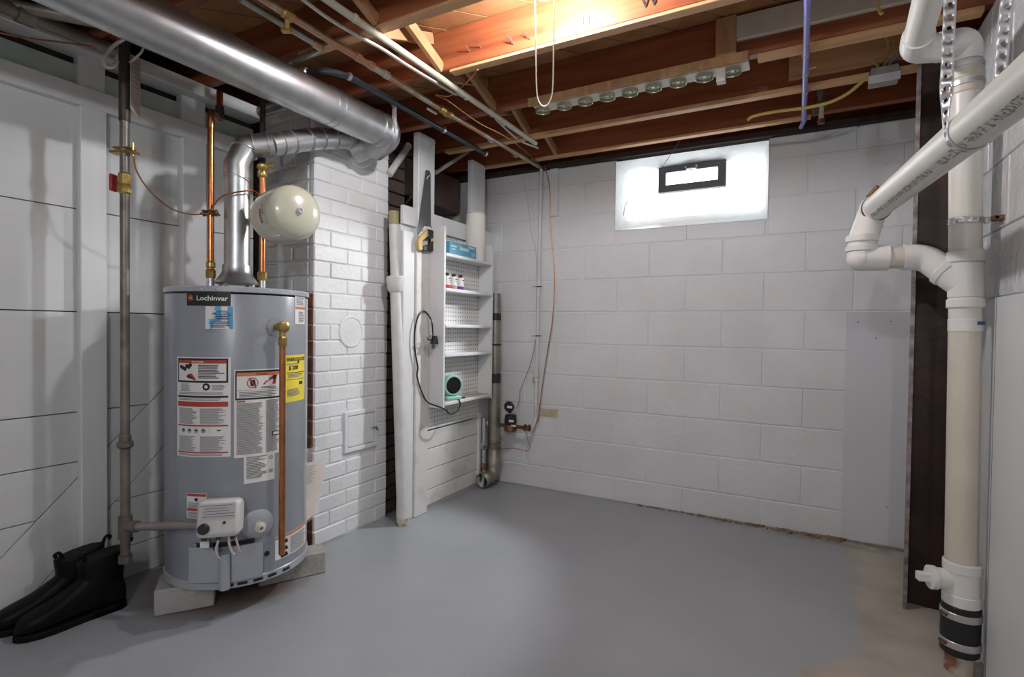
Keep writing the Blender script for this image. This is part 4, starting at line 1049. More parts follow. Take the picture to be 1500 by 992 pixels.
# ================================================================== CORNER: vent pipe, meter, valve
VX, VY = -1.79, 3.055
vp = thing('downspout', 'galvanized pipe with black tape bands and an open elbow at its foot', 'pipe', (VX, VY, 0))
ztop = P(727, 430, Y=VY).z; vr = .043
zel = P(728, 660, Y=VY).z
MB().tube([(VX,VY,zel), (VX,VY,ztop)], [vr, vr*.80], 24).build('pipe', M_galvd, vp)
MB().tube(fillet([(VX,VY,zel+.02),(VX,VY,.075),(VX-.02,VY-.12,.055)], .07, 6), vr+.004, 24, caps=False).build('elbow', M_galvd, vp, solid=.002)
MB().lathe((VX-.012,VY-.06,.06), (-.16,-1,-.15), [(.04,0),(.001,.001)], 20).build('elbow_inside', M_hole, vp)
for py, h in ((463,.035),(468,.012),(505,.014),(554,.062)):
    z = P(728, py, Y=VY).z; rt = vr*(1-.2*(z-zel)/(ztop-zel)); MB().lathe((VX,VY,z-h/2), (0,0,1), [(rt,0),(rt+.0018,.0005),(rt+.0018,h),(rt,h)], 24).build('tape_band', M_tape, vp)
for z in (zel+.01, zel-.02, zel+.05): ring((VX,VY,z), (0,0,1), vr+.002, .006, .003).build('crimp_ring', M_galvd, vp)
MY = 3.06
def mp(px, py, dy=0): return P(px, py, Y=MY+dy)
meter = thing('water_meter', 'bronze water meter with a black register and flip lid', 'water meter', mp(748, 630))
ca, cb = mp(722,624), mp(778,625); zc = (ca.z+cb.z)/2; ca.z = cb.z = zc
MB().tube([ca, cb], .012, 14).lathe(mp(748,629)-V((0,0,.012)), (0,0,1), [(.036,0),(.042,.004),(.042,.016),(.036,.03),(.036,.045)], 24).build('body', M_bronze, meter)
reg = MB().lathe(mp(748,620), (0,0,1), [(.040,0),(.040,.02),(.036,.055),(.03,.058)], 24).build('register', M_black, meter)
MB().obox(mp(749,617,-.042), (.034,.004,.014), V((1,0,0)), V((0,1,0)), V((0,0,1))).build('plate', M_paper, reg)
MB().obox(mp(752.5,624,-.044), (.032,.004,.010), V((1,0,0)), V((0,1,0)), V((0,0,1))).build('plate', M_paper, meter)
MB().lathe(mp(747,595.5,.0)+V((0,-.005,0)), (0,-1,0), [(.035,0),(.035,.012),(.03,.016),(.001,.016)], 24).tube([mp(747,595)+V((0,0,-.045)), mp(747,595)+V((0,0,-.03))], .012, 10).build('lid', M_black, reg)
MB().obox(mp(746.5,596.5,-.024), (.036,.002,.015), V((1,0,0)), V((0,1,0)), V((0,0,1))).build('plate', M_paper, reg)
for px in (727, 769, 775): MB().lathe(V((mp(px,624).x-.006, MY, zc)), (1,0,0), [(.014,0),(.023,.002),(.023,.012),(.014,.014)], 8).build('union_nut', M_bronze, meter)
MB().tube([V((mp(712,624).x, MY, zc)), ca], .016, 12).lathe(V((mp(714,624).x, MY, zc)), (1,0,0), [(.014,0),(.021,.003),(.021,.018),(.014,.02)], 8).build('inlet_fitting', M_wpipe, meter)
# riser on the block wall
RY = 3.128
rb = V((mp(785,624).x, RY, zc)); rtp = P(793, 244, Y=RY)
riser = thing('riser_pipe', 'white painted water pipe climbing the block wall above the meter', 'pipe', rb)
x0, x1 = P(785,600,Y=RY).x, rtp.x
MB().tube(fillet([cb, V((x0, MY+.02, zc)), V((x0, RY, zc+.05)), V((x0, RY, zc+.2)), V((x1, RY, rtp.z))], .03), .0115, 14).build('pipe', M_wpipe, riser)
zf = P(787,550,Y=RY).z
MB().tube([V((x0,RY,zf-.04)), V((x0,RY,zf+.04))], .016, 12).obox((x0,RY-.008,zf), (.04,.024,.022), V((1,0,0)), V((0,1,0)), V((0,0,1))).build('shutoff', M_wpipe, riser)
for py in (421, 493):
    z = P(788,py,Y=RY).z; MB().lathe((x0+(x1-x0)*(z-zc)/(rtp.z-zc), RY, z), (0,0,1), [(.0125,0),(.0135,.001),(.0135,.007),(.0125,.008)], 12).tube([(x0-.03,RY-.012,z+.003),(x0+.04,RY-.012,z+.006)], .0022, 6).build('cable_tie', M_tape, riser)
# thin wires
def wl_(pts, Y): return spline([P(x, y, Y=Y) for x, y in pts])
tag(MB().tube(wl_([(797,243),(803,262),(806,290),(806,330),(811,380),(812,420),(809,470),(801,520),(795,560),(791,592),(788,615),(781,625)], 3.112), .0032, 8).build('ground_wire', M_wireb), 'bare copper ground wire hanging down the block wall to the meter', 'wire')
tag(MB().tube(wl_([(771,628),(773,645),(776,655),(771,661),(755,657),(735,658),(715,659)], 3.05), .0026, 8).build('ground_wire', M_wireb), 'copper jumper wire looping below the meter behind the taped pipe', 'wire')
tag(MB().tube(wl_([(785,498),(778,530),(765,565),(762,572),(761,585),(757,598)], 3.10), .0018, 6).build('meter_wire', M_wired), 'thin dark wire from the riser to the meter lid', 'wire')
tag(MB().tube(wl_([(766,254),(770,280),(775,310),(778,340),(785,370),(786,420),(785,455)], 3.149), .0012, 6).build('phone_wire', mat('grey_wire', (.42,.42,.43), .6)), 'thin grey wire tacked flat on the block wall beside the riser', 'wire')
tag(MB().tube(wl_([(776,252),(777,275),(781,310),(784,350),(787,380)], 3.149), .0012, 6).build('phone_wire', M_wpipe), 'thin white painted wire tacked on the block wall beside the riser', 'wire')
a = P(806,248,Y=3.145); b = P(817,316,Y=3.145)
ch = tag(MB().box((a.x, 3.138, b.z), (b.x, 3.153, a.z)).build('wire_cover', M_block, bevel=.003), 'white painted strip cover on the block wall beside the riser', 'cover strip')
# yellowed label patch and grey sheet on the block wall
a = P(791,598,Y=YB); b = P(817,612,Y=YB)
tag(MB().box((a.x, YB-.0042, b.z), (b.x, YB-.0016, a.z)).build('stained_patch', mat('yellowed_patch', (.40,.36,.17), .7, col2=(.62,.60,.50), scale=30, amt=.7)), 'yellowed unpainted patch on the block wall behind the riser', 'patch')
a = P(1240,457,Y=YB-.008); b = P(1322,804,Y=YB-.008)
sh = thing('wall_panel', 'smooth grey sheet panel screwed on the block wall by the column', 'panel', ((a.x+.55)/2, YB-.008, .01))
MB().box((a.x, YB-.009, .012), (.52, YB-.003, a.z)).build('sheet', M_sheet, sh, bevel=.0008)
for px, py in ((1257,472),(1305,471),(1283,495),(1299,743)):
    p = P(px, py, Y=YB-.009); MB().lathe(p, (0,-1,0), [(.0035,0),(.0035,.0015),(.001,.002)], 10).build('screw', M_inkg, sh)
# hose bib and drain hose in the corner
hb0 = V((-1.835, 2.985, 0))
hv_ = thing('drain_valve', 'grey valve with a small handle on the partition end', 'valve', (hb0.x, hb0.y, .15))
zq = P(708,652,X=-1.83).z
MB().tube([(-1.83,2.99,zq-.12),(-1.83,2.99,zq+.18)], .014, 12).build('pipe', M_galv, hv_)
MB().lathe((-1.83,2.99,zq-.03), (0,0,1), [(.018,0),(.026,.006),(.026,.05),(.018,.056)], 12).build('body', M_galv, hv_)
MB().tube([(-1.83,2.99,zq),(-1.79,2.94,zq)], .006, 8).obox((-1.787,2.936,zq), (.01,.05,.018), V((1,0,0)), V((0,1,0)), V((0,0,1))).build('handle', M_irong, hv_, bevel=.003)
MB().lathe((-1.83,2.99,zq-.17), (0,0,1), [(.014,0),(.02,.005),(.02,.04),(.014,.05)], 8).build('coupling', M_bronze, hv_)
tag(MB().tube(spline([(-1.83,2.99,zq-.15), (-1.825,2.985,.12), (-1.822,2.975,.05), (-1.826,2.955,.008)]), .011, 12).build('drain_hose', mat('clear_grey_hose', (.45,.47,.48), .4)), 'short pale hose hanging from the drain valve to the floor', 'hose')
# debris at the foot of the block wall
db = MB()
for i in range(230):
    x = -.95+1.16*(random.random()**.55); y = YB-.004-abs(random.gauss(0,.016))*(.4+max(0,x+.6)); r = random.uniform(.003,.011)*(.5+.6*max(0,x+.9))
    db.obox((x,y,r*.4), (r*2,r*1.4,r), *[V(c) for c in Matrix.Rotation(random.uniform(0,3),3,'Z')@Matrix.Rotation(random.uniform(-.4,.4),3,'X')])
dbo = db.build('wall_debris', M_debris, smooth=False); tag(dbo, 'crumbled brown plaster along the foot of the block wall', 'debris'); dbo['kind'] = 'stuff'
# ================================================================== PVC DRAIN AT THE RIGHT
FWD = V((-back.x, -back.y, -back.z))
def PF_(px, py, f): d = ray(px, py); return CAMPOS+d*(f/d.dot(FWD))
SYP = 2.115
def cxs(py):
    tab = ((985,1404),(870,1408.5),(600,1413),(280,1415),(60,1414))
    for (a, xa), (b, xb) in zip(tab[:-1], tab[1:]):
        if py >= b: return xa+(xb-xa)*(a-py)/(a-b)
    return tab[-1][1]
def sc(py): return P(cxs(py), py, Y=SYP)
RS = .041
st = thing('drain_stack', 'white plastic drain stack with fittings against the right wall', 'drain pipe', P(1404, 985, Z=0))
def band(py0, py1, r, name, m_, par=st, taper=.004, seg=28):
    a, b = sc(py1), sc(py0); d = b-a; L = d.length
    return MB().lathe(a, d, [(r-taper,0),(r,taper),(r,L-taper),(r-taper,L)], seg).build(name, m_, par)
fl0 = P(1404, 985, Z=0); fl0 = V((sc(975).x, SYP, 0))
MB().tube([fl0, sc(930)], .037, 24).build('rusty_stub', M_rust, st)
MB().tube([sc(950), sc(470)], RS, 28).build('pipe', M_pvcc, st)
MB().tube([sc(470), sc(130)], RS, 28).build('pipe', M_pvc, st)
cp_ = band(884, 955, .050, 'rubber_coupling', M_rubber)
band(893, 903, .0525, 'band_clamp', M_steel, cp_, .001); band(934, 944, .0525, 'band_clamp', M_steel, cp_, .001)
for py in (898, 939): MB().lathe(sc(py)-right*.054, back, [(.005,-.012),(.005,.012)], 8).build('clamp_screw', M_bronze, cp_)
# cleanout tee
ct = band(825, 882, .046, 'cleanout_tee', M_pvcw)
band(822, 836, .049, 'tee_hub', M_pvcw, ct, .002); band(868, 884, .049, 'tee_hub', M_pvcw, ct, .002)
tc_ = sc(850); td = (V((-1,-.28,0))).normalized()
MB().tube([tc_, tc_+td*.085], .031, 20).lathe(tc_+td*.07, td, [(.034,0),(.036,.003),(.036,.018),(.03,.02)], 24).build('cleanout_branch', M_pvcw, ct)
MB().obox(tc_+td*.105, (.034,.026,.026), td, td.cross(V((0,0,1))), V((0,0,1))).build('cleanout_plug', M_pvcw, ct, bevel=.003)
# repair band, couplings
band(466, 487, .0425, 'label_band', M_pvcw)
lab = MB(); lab.obox(sc(474)+back*.043+right*.012, (.022,.002,.010), right, back, V((0,0,1))); lab.build('print', M_navy, st)
band(437, 452, .047, 'coupling', M_pvcw); band(367, 385, .0475, 'coupling', M_pvcw)
band(385, 437, .044, 'wye', M_pvcw)
cpl = band(92, 140, .044, 'shielded_coupling', M_pvcc)
band(97, 103, .0465, 'band_clamp', M_steel, cpl, .001); band(122, 129, .0475, 'band_clamp', M_steel, cpl, .001); band(108, 119, .0465, 'sleeve', M_pvcc, cpl, .002)
MB().lathe(sc(100)+right*.046, back, [(.006,-.01),(.006,.01)], 8).build('clamp_screw', M_iron, cpl)
# top: elbow, short run, elbow, rising pipe
t0 = sc(92); t1 = sc(66)+V((0,0,.01)); fs_ = 1.62
u1 = PF_(1375, 70, fs_); u2 = PF_(1340, 72, fs_-.02); u3 = PF_(1362, -10, fs_-.24); u4 = u2.lerp(u3, .28)
MB().tube(fillet([t0, t1, u1], .055, 8), .043, 24).build('elbow', M_pvcw, st)
MB().tube([t1.lerp(u1,.5), u1.lerp(u2,.3)], .036, 24).build('primed_end', M_primer, st)
MB().tube(fillet([u1, u2, u4], .05, 8), .041, 24).build('elbow', M_pvcw, st)
MB().tube([u4.lerp(u2,.1), u2.lerp(u3, 1.15)], .036, 24).build('vent_pipe', M_pvc, st)
# pipe strap to the wall
so = MB(); sz_ = sc(325)
n_ = 14
def strap(mb, pts, nrm, width=.021, pitch=.019):
    """perforated steel strap along pts; nrm(i) gives the strap's width direction"""
    L = [0]
    for a, b in zip(pts[:-1], pts[1:]): L.append(L[-1]+(b-a).length)
    def at(s):
        s = max(0, min(s, L[-1]-1e-6))
        for i in range(len(pts)-1):
            if s <= L[i+1]+1e-9:
                t = (s-L[i])/max(L[i+1]-L[i], 1e-9); return pts[i].lerp(pts[i+1], t), nrm[i].lerp(nrm[i+1], t).normalized()
        return pts[-1], nrm[-1]
    N = int(L[-1]/pitch); pitch = L[-1]/N; q = 16; hr = width*.21
    for k in range(N):
        vs = []; fs = []
        for i in range(q):
            a = 2*PI*(i+.5)/q; ca, sa = math.cos(a), math.sin(a); m_ = max(abs(ca), abs(sa))
            p, w = at((k+.5)*pitch+pitch/2*ca/m_); vs.append(p+w*(width/2*sa/m_))
        for i in range(q):
            a = 2*PI*(i+.5)/q; p, w = at((k+.5)*pitch+hr*math.cos(a)); vs.append(p+w*(hr*math.sin(a)))
        fs = [(i, (i+1)%q, (i+1)%q+q, i+q) for i in range(q)]
        # square corners
        for (sx_, sy_) in ((1,1),(-1,1),(-1,-1),(1,-1)):
            p, w = at((k+.5)*pitch+sx_*pitch/2); vs.append(p+w*(width/2*sy_)); c = len(vs)-1
            ang_ = math.atan2(sy_, sx_) % (2*PI); i0 = int(math.floor(ang_/(2*PI)*q-.5)) % q
            fs.append((i0, c, (i0+1) % q))
        mb.add(vs, fs)
    return mb
pts = [sz_+(V((math.cos(a), math.sin(a), 0)))*(RS+.002) for a in [PI*.95+PI*1.05*i/n_ for i in range(n_+1)]]
pts.append(V((XR-.014, SYP-.01, sz_.z)))
strap(MB(), pts, [V((0,0,1))]*len(pts), .020).build('wall_strap', M_steel, st, recalc=False, solid=.001, weld=True)
MB().obox((XR-.02, SYP-.03, sz_.z), (.03,.04,.012), V((1,0,0)), V((0,1,0)), V((0,0,1))).tube([(XR-.03,SYP-.05,sz_.z),(XR-.03,SYP+.02,sz_.z)], .005, 8).build('strap_bolt', M_bronze, st)

# branch: long horizontal drain with printing, elbows and wye
E0, E9 = PF_(1283, 305, 1.80), PF_(1440, 176, 1.02)
dr = (E9-E0).normalized(); Efar = E0+dr*1.9
br = thing('drain_branch', 'white plastic drain pipe with dark printing hung on a steel strap', 'drain pipe', E0)
MB().tube([E0-dr*.02, Efar], RS, 32).build('pipe', M_pvc, br)
G1 = PF_(1268, 340, 1.81); G2 = PF_(1262, 378, 1.80); G3 = PF_(1352, 377, 1.73); G4 = sc(418)
MB().tube(fillet([E0+dr*.03, E0-dr*.045, G2+V((0,0,.055)), G2+V((0,0,.0))], .05, 8), .043, 24).build('elbow', M_pvcw, br)
MB().lathe(E0-dr*.015, dr, [(.044,0),(.047,.002),(.047,.026),(.043,.028)], 28).build('rubber_sleeve', M_pvcw, br)
MB().lathe(E0+dr*.010, dr, [(.044,0),(.0455,.001),(.0455,.008),(.044,.009)], 28).build('clamp_ring', M_rubber, br)
cs = E0+dr*.012+V((0,0,.05))-right*.015
MB().obox(cs, (.05,.012,.014), V((.5,-.4,.55)).normalized(), V((.6,.8,0)), V((-.4,.3,.8)).normalized()).build('clamp_screw', M_bronze, br, bevel=.003)
for z, h in ((.062,.022),(.03,.018)): MB().lathe(G2+V((0,0,z-.01)), (0,0,1), [(.043,0),(.0475,.003),(.0475,h),(.043,h+.002)], 28).build('hub', M_pvcw, br)
MB().lathe(G2-V((0,0,.044)), (0,0,1), [(.044*math.sin(PI*i/12)+.0001, .044-.044*math.cos(PI*i/12)) for i in range(13)], 24).build('elbow_heel', M_pvcw, br)
hd_ = (G3-G2).normalized()
MB().tube([G2-hd_*.002, G2+hd_*.075], .043, 24).build('tee', M_pvcw, br)
MB().tube([G2+hd_*.06, G3], .036, 24).build('stub', M_pvcc, br)
MB().tube(fillet([G2+hd_*.115, G3+hd_*.005, G4.lerp(G3,.35)], .045, 8), .042, 24).build('elbow', M_pvcw, br)
MB().tube([G3.lerp(G4,.45), G4], .044, 24).build('wye_branch', M_pvcw, br)
MB().lathe(G3.lerp(G4,.45), G4-G3, [(.043,0),(.047,.003),(.047,.02),(.044,.022)], 24).build('hub', M_pvcw, br)
# printing along the lower flank of the pipe, faded and read upside down
sdv = dr.cross(V((0,0,1))).normalized()
if sdv.dot(CAMPOS-E0) < 0: sdv = -sdv
upv = sdv.cross(dr).normalized()
if upv.z < 0: upv = -upv
def onpipe(s, a, off=.0006): return E0+dr*s+(sdv*math.cos(a)-upv*math.sin(a))*(RS+off)
txt = MB()
def stroke(s0, a0, s1, a1, w=.0022):      # the lettering is too worn to read: rows of broken strokes
    n = math.hypot(s1-s0, (a1-a0)*RS); ds, da = -(a1-a0)*RS/n*w/2, (s1-s0)/n*w/2/RS
    txt.add([onpipe(s0+ds, a0+da), onpipe(s1+ds, a1+da), onpipe(s1-ds, a1-da), onpipe(s0-ds, a0-da)], [(0,1,2,3)])
for s_a, s_b, h in ((.05, .62, .012), (.68, 1.15, .015)):
    q = s_a
    while q < s_b:
        w = h*random.uniform(.6, .85); A0 = .88; A1 = A0+h/RS
        opts = [(q,A0,q,A1), (q+w,A0,q+w,A1), (q,A0,q+w,A0), (q,A1,q+w,A1), (q,(A0+A1)/2,q+w,(A0+A1)/2), (q,A0,q+w,A1), (q,A1,q+w,A0)]
        for o_ in random.sample(opts, random.choice((2,3,3))): stroke(*o_)
        q += w+h*random.choice((.3,.3,.35,1.0))
txt.build('pipe_print', mat('faded_print', (.20,.19,.18), .6), br, smooth=False, recalc=False)
# hanger strap round the branch
cc = E0+dr*((PF_(1422,186,1.07)-E0).dot(dr))
hp = []
side = sdv
hp += [cc+side*(RS+.003)*.8+V((0,0,ZJ-cc.z-.001)), cc+side*(RS+.002)+upv*.12]
for i in range(13):
    a = PI*i/12; hp.append(cc+(side*math.cos(a)-upv*math.sin(a))*(RS+.002))
hp += [cc-side*(RS+.002)+upv*.12, cc-side*(RS+.003)*1.6+V((0,0,ZJ-cc.z-.001))]
strap(MB(), hp, [right, right.lerp(dr,.25)]+[dr]*13+[right.lerp(dr,.25), right], .0225, .024).build('hanger_strap', M_steel, br, recalc=False, solid=.001, weld=True)

# ================================================================== PIPES BELOW THE JOISTS
PZ = 2.092
cw = thing('copper_pipe', 'weathered copper water pipe with a brass valve running under the joists to the riser', 'pipe', (-1.53, 2.0, PZ-.013))
MB().tube(fillet([(-1.53,.2,PZ), (-1.53,2.1,PZ), (-1.50,RY-.02,PZ), (x1, RY, rtp.z)], .03), .0125, 14).build('pipe', M_copperd, cw)
vy = P(664,162,Z=PZ).y
MB().lathe((-1.528,vy-.05,PZ), (0,1,0), [(.014,0),(.019,.004),(.019,.03),(.016,.034),(.022,.045),(.022,.07),(.017,.075),(.019,.09),(.014,.1)], 10).build('valve', M_brass, cw)
MB().obox((-1.575, vy-.05, PZ-.004), (.012,.075,.012), V((1,0,0)), V((0,1,0)), V((0,0,1))).build('valve_lever', M_wpipe, cw, bevel=.004)
for px, py in ((519,86),(537,98),(560,111),(730,203),(765,225)):
    p = P(px, py, Z=PZ); MB().lathe((-1.528,p.y-.015,PZ), (0,1,0), [(.0125,0),(.0155,.002),(.0155,.03),(.0125,.032)], 14).build('coupling', M_copperd, cw)
p = P(422, 20, Z=PZ)
MB().lathe((-1.53,p.y-.02,PZ), (0,1,0), [(.014,0),(.019,.004),(.019,.04),(.014,.044)], 8).tube([(-1.53,p.y,PZ),(-1.54,p.y+.01,PZ-.04)], .009, 8).obox((-1.545,p.y+.01,PZ-.045), (.03,.02,.012), right, back, V((0,0,1))).build('drain_valve', M_brass, cw)
cd = thing('conduit', 'cream painted conduit running under the joists', 'conduit', (-1.345, 2.0, PZ-.013))
MB().tube([(-1.36,.2,PZ), (-1.345,1.6,PZ), (-1.333,2.70,PZ)], .0125, 14).build('pipe', M_conduit, cd)
for px, py in ((478,42),(690,140),(738,180)): p = P(px, py, Z=PZ); ring((-1.345,p.y,PZ), (0,1,0), .0125, .02, .003).build('strap', M_conduit, cd)
def zline(pts, Z=2.10): return spline([P(x, y, Z=Z) for x, y in pts])
tag(MB().tube(zline([(438,-5),(480,26),(520,50),(560,72),(600,98),(650,128),(668,138)], 2.102), .0065, 8).build('cable', M_wirew), 'thin white cable running beside the cream conduit', 'cable')
tag(MB().tube(zline([(664,135),(690,147),(715,160),(730,178),(760,205),(788,217)], 2.105), .005, 8).build('cable', M_wirew), 'thin cream cable bowing off the far end of the conduit', 'cable')
tag(MB().tube(zline([(700,102),(692,112),(670,133),(656,141),(638,139),(655,147),(680,165),(705,182),(740,200),(770,222),(792,243)], 2.10), .0028, 8).build('copper_wire', M_copper), 'bright copper wire zigzagging below the joists to the block wall', 'wire')
bp = thing('steel_pipe', 'dark steel pipe hung under the joists above the shelf partition', 'pipe', (-1.675, 2.2, PZ-.014))
MB().tube(fillet([(-1.90,1.50,PZ+.0),(-1.72,1.55,PZ), (-1.678,1.63,PZ), (-1.676,2.73,PZ)], .04), .0135, 14).build('pipe', M_blackpipe, bp)
for y in (P(652,190,Z=PZ).y, 2.72, 1.63): MB().lathe((-1.676,y-.008,PZ), (0,1,0), [(.0135,0),(.0165,.002),(.0165,.014),(.0135,.016)], 14).build('clip', M_steel, bp)
MB().lathe((-1.80,1.527,PZ), (-.9,-.25,0), [(.015,0),(.02,.004),(.02,.03),(.015,.034)], 10).build('coupling', M_steel, bp)
op = thing('iron_pipe', 'dull grey iron pipe under the joists ending in an elbow', 'pipe', (-1.62, 1.2, PZ-.014))
a, b = P(352,-2,Z=PZ), P(474,71,Z=PZ); c = P(425,93,Z=PZ)
MB().tube(fillet([a, b, c], .03), .0125, 14).build('pipe', M_galvd, op)
MB().lathe(b-(b-a).normalized()*.05, b-a, [(.0125,0),(.017,.003),(.017,.03),(.0125,.033)], 12).build('coupling', M_copperd, op)
# horizontal galvanized pipes over the flue
hpz = thing('iron_pipe', 'rusty iron pipe crossing above the chimney shoulder', 'pipe', (-2.2, 1.62, 2.08))
MB().tube([P(352,172,Z=2.10), P(425,147,Z=2.10)], .02, 12).build('pipe', M_galvd, hpz)
MB().lathe(P(356,170,Z=2.10), P(425,147,Z=2.10)-P(352,172,Z=2.10), [(.02,0),(.028,.004),(.028,.03),(.02,.034)], 12).build('coupling', M_galvd, hpz)

# violet water tube, old valve, cables and box at the right
px_ = thing('water_tube', 'violet blue plastic water tube strapped under the joists', 'tube', (-.005, 2.5, PZ-.012))
MB().tube(fillet([(0,.3,PZ-.004), (-.004,1.9,PZ-.004), (-.010,2.95,PZ-.004), P(1179,175,Y=3.03), P(1173,187,Y=3.08)], .05), .0105, 14).build('tube', M_pex, px_)
for py in (78, 105, 133):
    p = P(1182, py, Z=PZ); ring((-.007,p.y,PZ-.004), (0,1,0), .0105, .012, .002).tube([(-.02,p.y,PZ+.008),(.03,p.y,PZ+.012)], .003, 6).build('strap', M_conduit, px_)
ov = thing('old_valve', 'old iron shutoff valve hanging below the joists beside the violet tube', 'valve', P(1203, 178, Y=2.90))
v0, v1 = P(1203,180,Y=2.9), P(1203,128,Y=2.9)
MB().tube([v0, v0.lerp(v1,.45)], .011, 12).build('spout', M_rust, ov)
MB().lathe(v0.lerp(v1,.45), (0,0,1), [(.014,0),(.022,.005),(.022,.02),(.015,.026),(.015,.05),(.02,.06),(.02,.075)], 10).build('body', M_irong, ov)
MB().tube([v0.lerp(v1,.9), V((v1.x, v1.y, ZT-.002))], .011, 10).build('drop_pipe', M_irong, ov)
MB().lathe(v0-V((0,0,.004)), (0,0,1), [(.016,0),(.016,.02),(.012,.022)], 8).build('cap', M_bronze, ov)
MB().obox(v0.lerp(v1,.35)-right*.025, (.03,.006,.04), right, back, V((0,0,1))).build('handle', M_irong, ov, bevel=.003)
tag(MB().prism([P(1187,104,Y=2.63), P(1191,104,Y=2.63), P(1188,133,Y=2.63), P(1184,132,Y=2.63)], (0,.004,0)).build('paper_tag', M_tagm, smooth=False), 'narrow pink paper tag hanging by the violet tube', 'tag')
jb = thing('junction_box', 'grey steel junction box hung from a joist with cables entering it', 'junction box', P(1298, 120, Y=2.60))
p0, p1 = P(1273,122,Y=2.59), P(1317,106,Y=2.59)
MB().box((p0.x, 2.575, p0.z-.006), (p1.x, 2.64, p0.z+.045)).build('box', M_galvd, jb, bevel=.003)
MB().box((p0.x-.004, 2.570, p0.z-.010), (p1.x+.004, 2.576, p0.z+.022)).build('cover', mat('bright_box_cover', (.60,.60,.60), .4, .2), jb, bevel=.002)
MB().box((p0.x+.004, 2.571, p0.z+.022), (p1.x-.004, 2.579, p0.z+.05)).build('knockout_side', M_galvd, jb)
for px, py in ((1281,107),(1296,104),(1310,100)): q = P(px,py,Y=2.60); MB().tube([V((q.x,2.605,p0.z+.04)), V((q.x,2.605,p0.z+.06))], .009, 8).build('clamp', M_bronze, jb)
def yl(pts, Y): return spline([P(x, y, Y=Y) for x, y in pts])
tag(MB().tube(yl([(1095,176),(1105,170),(1140,163),(1180,158),(1215,150),(1240,138),(1258,124),(1272,110),(1278,104)], 2.63), .007, 8).build('yellow_cable', M_wirey), 'long yellow cable sagging from the junction box along the joists', 'cable')
tag(MB().tube(yl([(1296,50),(1301,62),(1300,78),(1292,88),(1280,90),(1286,96),(1284,107)], 2.60), .006, 8).build('yellow_cable', M_wirey), 'curled yellow cable dropping into the junction box', 'cable')
tag(MB().tube(yl([(1304,50),(1309,65),(1306,82),(1296,94),(1289,106)], 2.605), .0055, 8).build('cable', mat('pale_pink_cable', (.60,.47,.42), .5)), 'pale pink cable dropping into the junction box', 'cable')
tag(MB().tube(yl([(1322,75),(1312,84),(1303,94),(1299,104)], 2.60), .0055, 8).build('cable', mat('grey_cable', (.42,.42,.43), .5)), 'grey cable bending into the junction box', 'cable')
tag(MB().tube(yl([(1288,-5),(1287,12),(1290,20),(1293,18)], 2.20), .005, 8).build('yellow_cable', M_wirey), 'yellow cable end poking down beside the painted board', 'cable')
tag(MB().tube(yl([(1000,163),(1060,153),(1110,146),(1172,131)], 2.672), .0028, 6).build('cable', M_wirew), 'thin white cable stapled along a joist toward the violet tube', 'cable')

tag(MB().tube(spline([P(996,206,Y=3.04), P(985,222,Y=3.06), P(965,252,Y=3.08), P(940,276,Y=3.10), P(918,297,Y=3.12), P(913,316,Y=3.14)]), .0014, 6).build('loose_wire', M_wired), 'thin dark loose wire hanging from the joist across the window', 'wire')

# ================================================================== JAR LID RACK
rk = thing('jar_lid_rack', 'wooden strip under a joist carrying a row of jar lids', 'lid rack', (-.67, 2.30, 2.07))
xa, xb = P(783,163,Z=2.10).x, P(1097,92,Z=2.10).x
MB().box((xa, 2.240, 2.096), (xb, 2.256, 2.134)).build('backing_strip', M_brace, rk, bevel=.002)
MB().box((xa+.02, 2.257, 2.096), (xb, 2.335, 2.111)).build('strip', M_jar, rk, bevel=.002)
lids = [(796,164),(827,157.5),(858,151.5),(890,144.5),(922,136.5),(956,128.5),(992,121),(1031,113),(1072,104)]
lid_me = None; inner_me = None; screw_me = None
for i, (x, y) in enumerate(lids):
    p = P(x, y, Z=2.083); p.y = 2.297
    if i == 0:
        lo_ = MB().lathe(p+V((0,0,.013)), (0,0,-1), [(.030,0),(.0345,.002),(.0345,.016),(.0325,.017),(.0315,.015),(.0312,.004),(.001,.004)], 28).build('lid', M_lid, rk, origin=p)
        gi = MB().lathe(p+V((0,0,.0085)), (0,0,-1), [(.029,0),(.029,.002),(.026,.0035),(.001,.0035)], 24).build('lid_liner', mat('green_grey_liner', (.60,.64,.52), .25, .5), lo_, origin=p)
        for s_ in (-1, 1): MB().lathe(p+V((.011*s_,.0,.0052)), (0,0,-1), [(.0035,0),(.003,.002),(.001,.0025)], 8).build('nail_head', M_ink, lo_, origin=p)
        first = lo_
    else:
        c = copy_tree(first, rk); c.location = p-WL[rk.name]
bx_ = P(1055, 118, Z=2.06)
MB().box((bx_.x-.012, 2.262, 2.045), (bx_.x+.022, 2.30, 2.097)).build('bracket', M_jar, rk, bevel=.003)

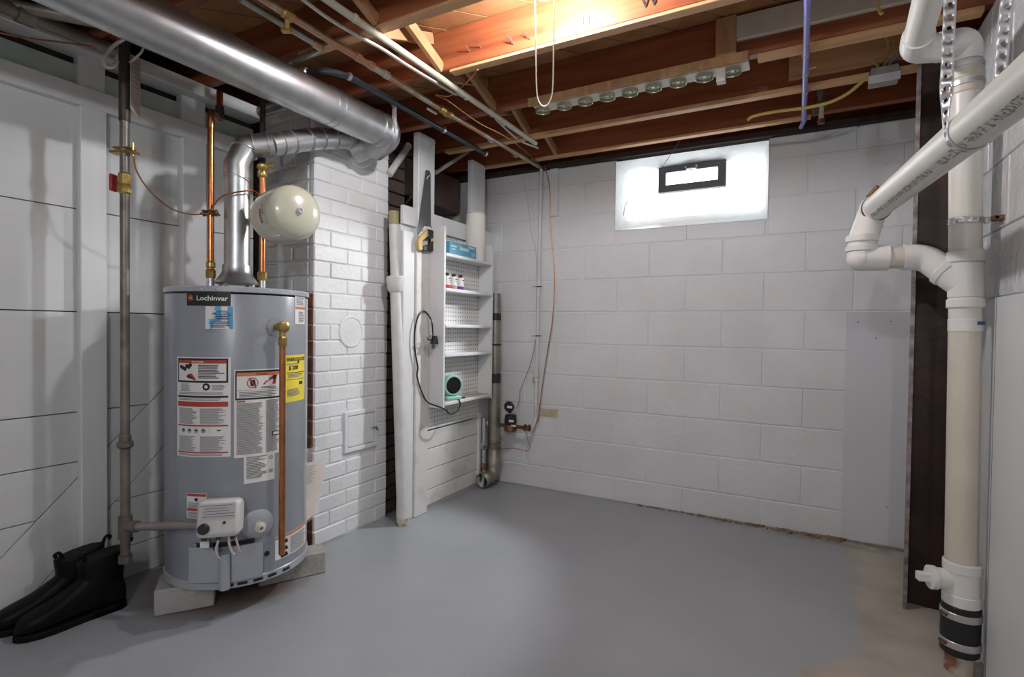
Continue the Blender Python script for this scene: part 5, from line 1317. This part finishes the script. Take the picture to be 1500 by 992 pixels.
# ================================================================== BARE BULB WITH PULL CORD
BC = P(797,-14,Y=1.585); BR = .030
def bulb_mat(name, w):
    L_ = w/(PI*4*PI*BR*BR)
    return mat(name, (.96,.98,1.0), .3, emit=L_)
lamp = thing('light_bulb', 'bare glowing ceiling bulb in a porcelain holder with a pull cord', 'lamp', BC)
MB().lathe((BC.x,BC.y,BC.z-BR), (0,0,1), [(.001,0),(.012,.003),(.022,.010),(.029,.022),(.030,.033),(.027,.046),(.018,.062),(.014,.07)], 24).build('bulb', bulb_mat('bulb_glow', BULB_W), lamp)
MB().lathe((BC.x,BC.y,BC.z-BR+.068), (0,0,1), [(.020,0),(.024,.004),(.026,.02),(.05,.03),(.055,.035),(.055,max(.05, ZT-.001-(BC.z-BR+.068)))], 28).build('holder', mat('white_porcelain', (.7,.69,.67), .3), lamp)
MB().tube(spline([P(783,-6,Y=1.57), P(784,30,Y=1.565), P(785,90,Y=1.565), P(786,130,Y=1.565), P(789,148,Y=1.565), P(797,156,Y=1.565), P(806,148,Y=1.565), P(810,125,Y=1.565), P(811,60,Y=1.565), P(812,-6,Y=1.565)], 6), .0022, 6).build('pull_cord', M_wirew, lamp)
# unseen fill bulbs added behind the camera to brighten the room
for i, (x, y) in enumerate(((-.30, -.62), (.18, -1.25))):
    c = V((x, y, 1.90))
    o = thing('light_bulb', ('added fill bulb hanging out of view behind the camera', 'added fill bulb hanging out of view near the rough right wall')[i], 'lamp', c)
    MB().lathe((x,y,c.z-BR), (0,0,1), [(.001,0),(.012,.003),(.022,.010),(.029,.022),(.030,.033),(.027,.046),(.018,.062),(.014,.07)], 24).build('bulb', bulb_mat('fill_bulb_glow', FILL_W), o)
    MB().lathe((x,y,c.z-BR+.068), (0,0,1), [(.020,0),(.024,.004),(.026,.02),(.05,.03),(.055,.035),(.012,.04)], 28).build('holder', MATS['white_porcelain'], o)
    MB().tube([(x,y,c.z+.07),(x,y,ZT-.002)], .004, 8).build('cord', M_wirew, o)
bpy.context.view_layer.update()
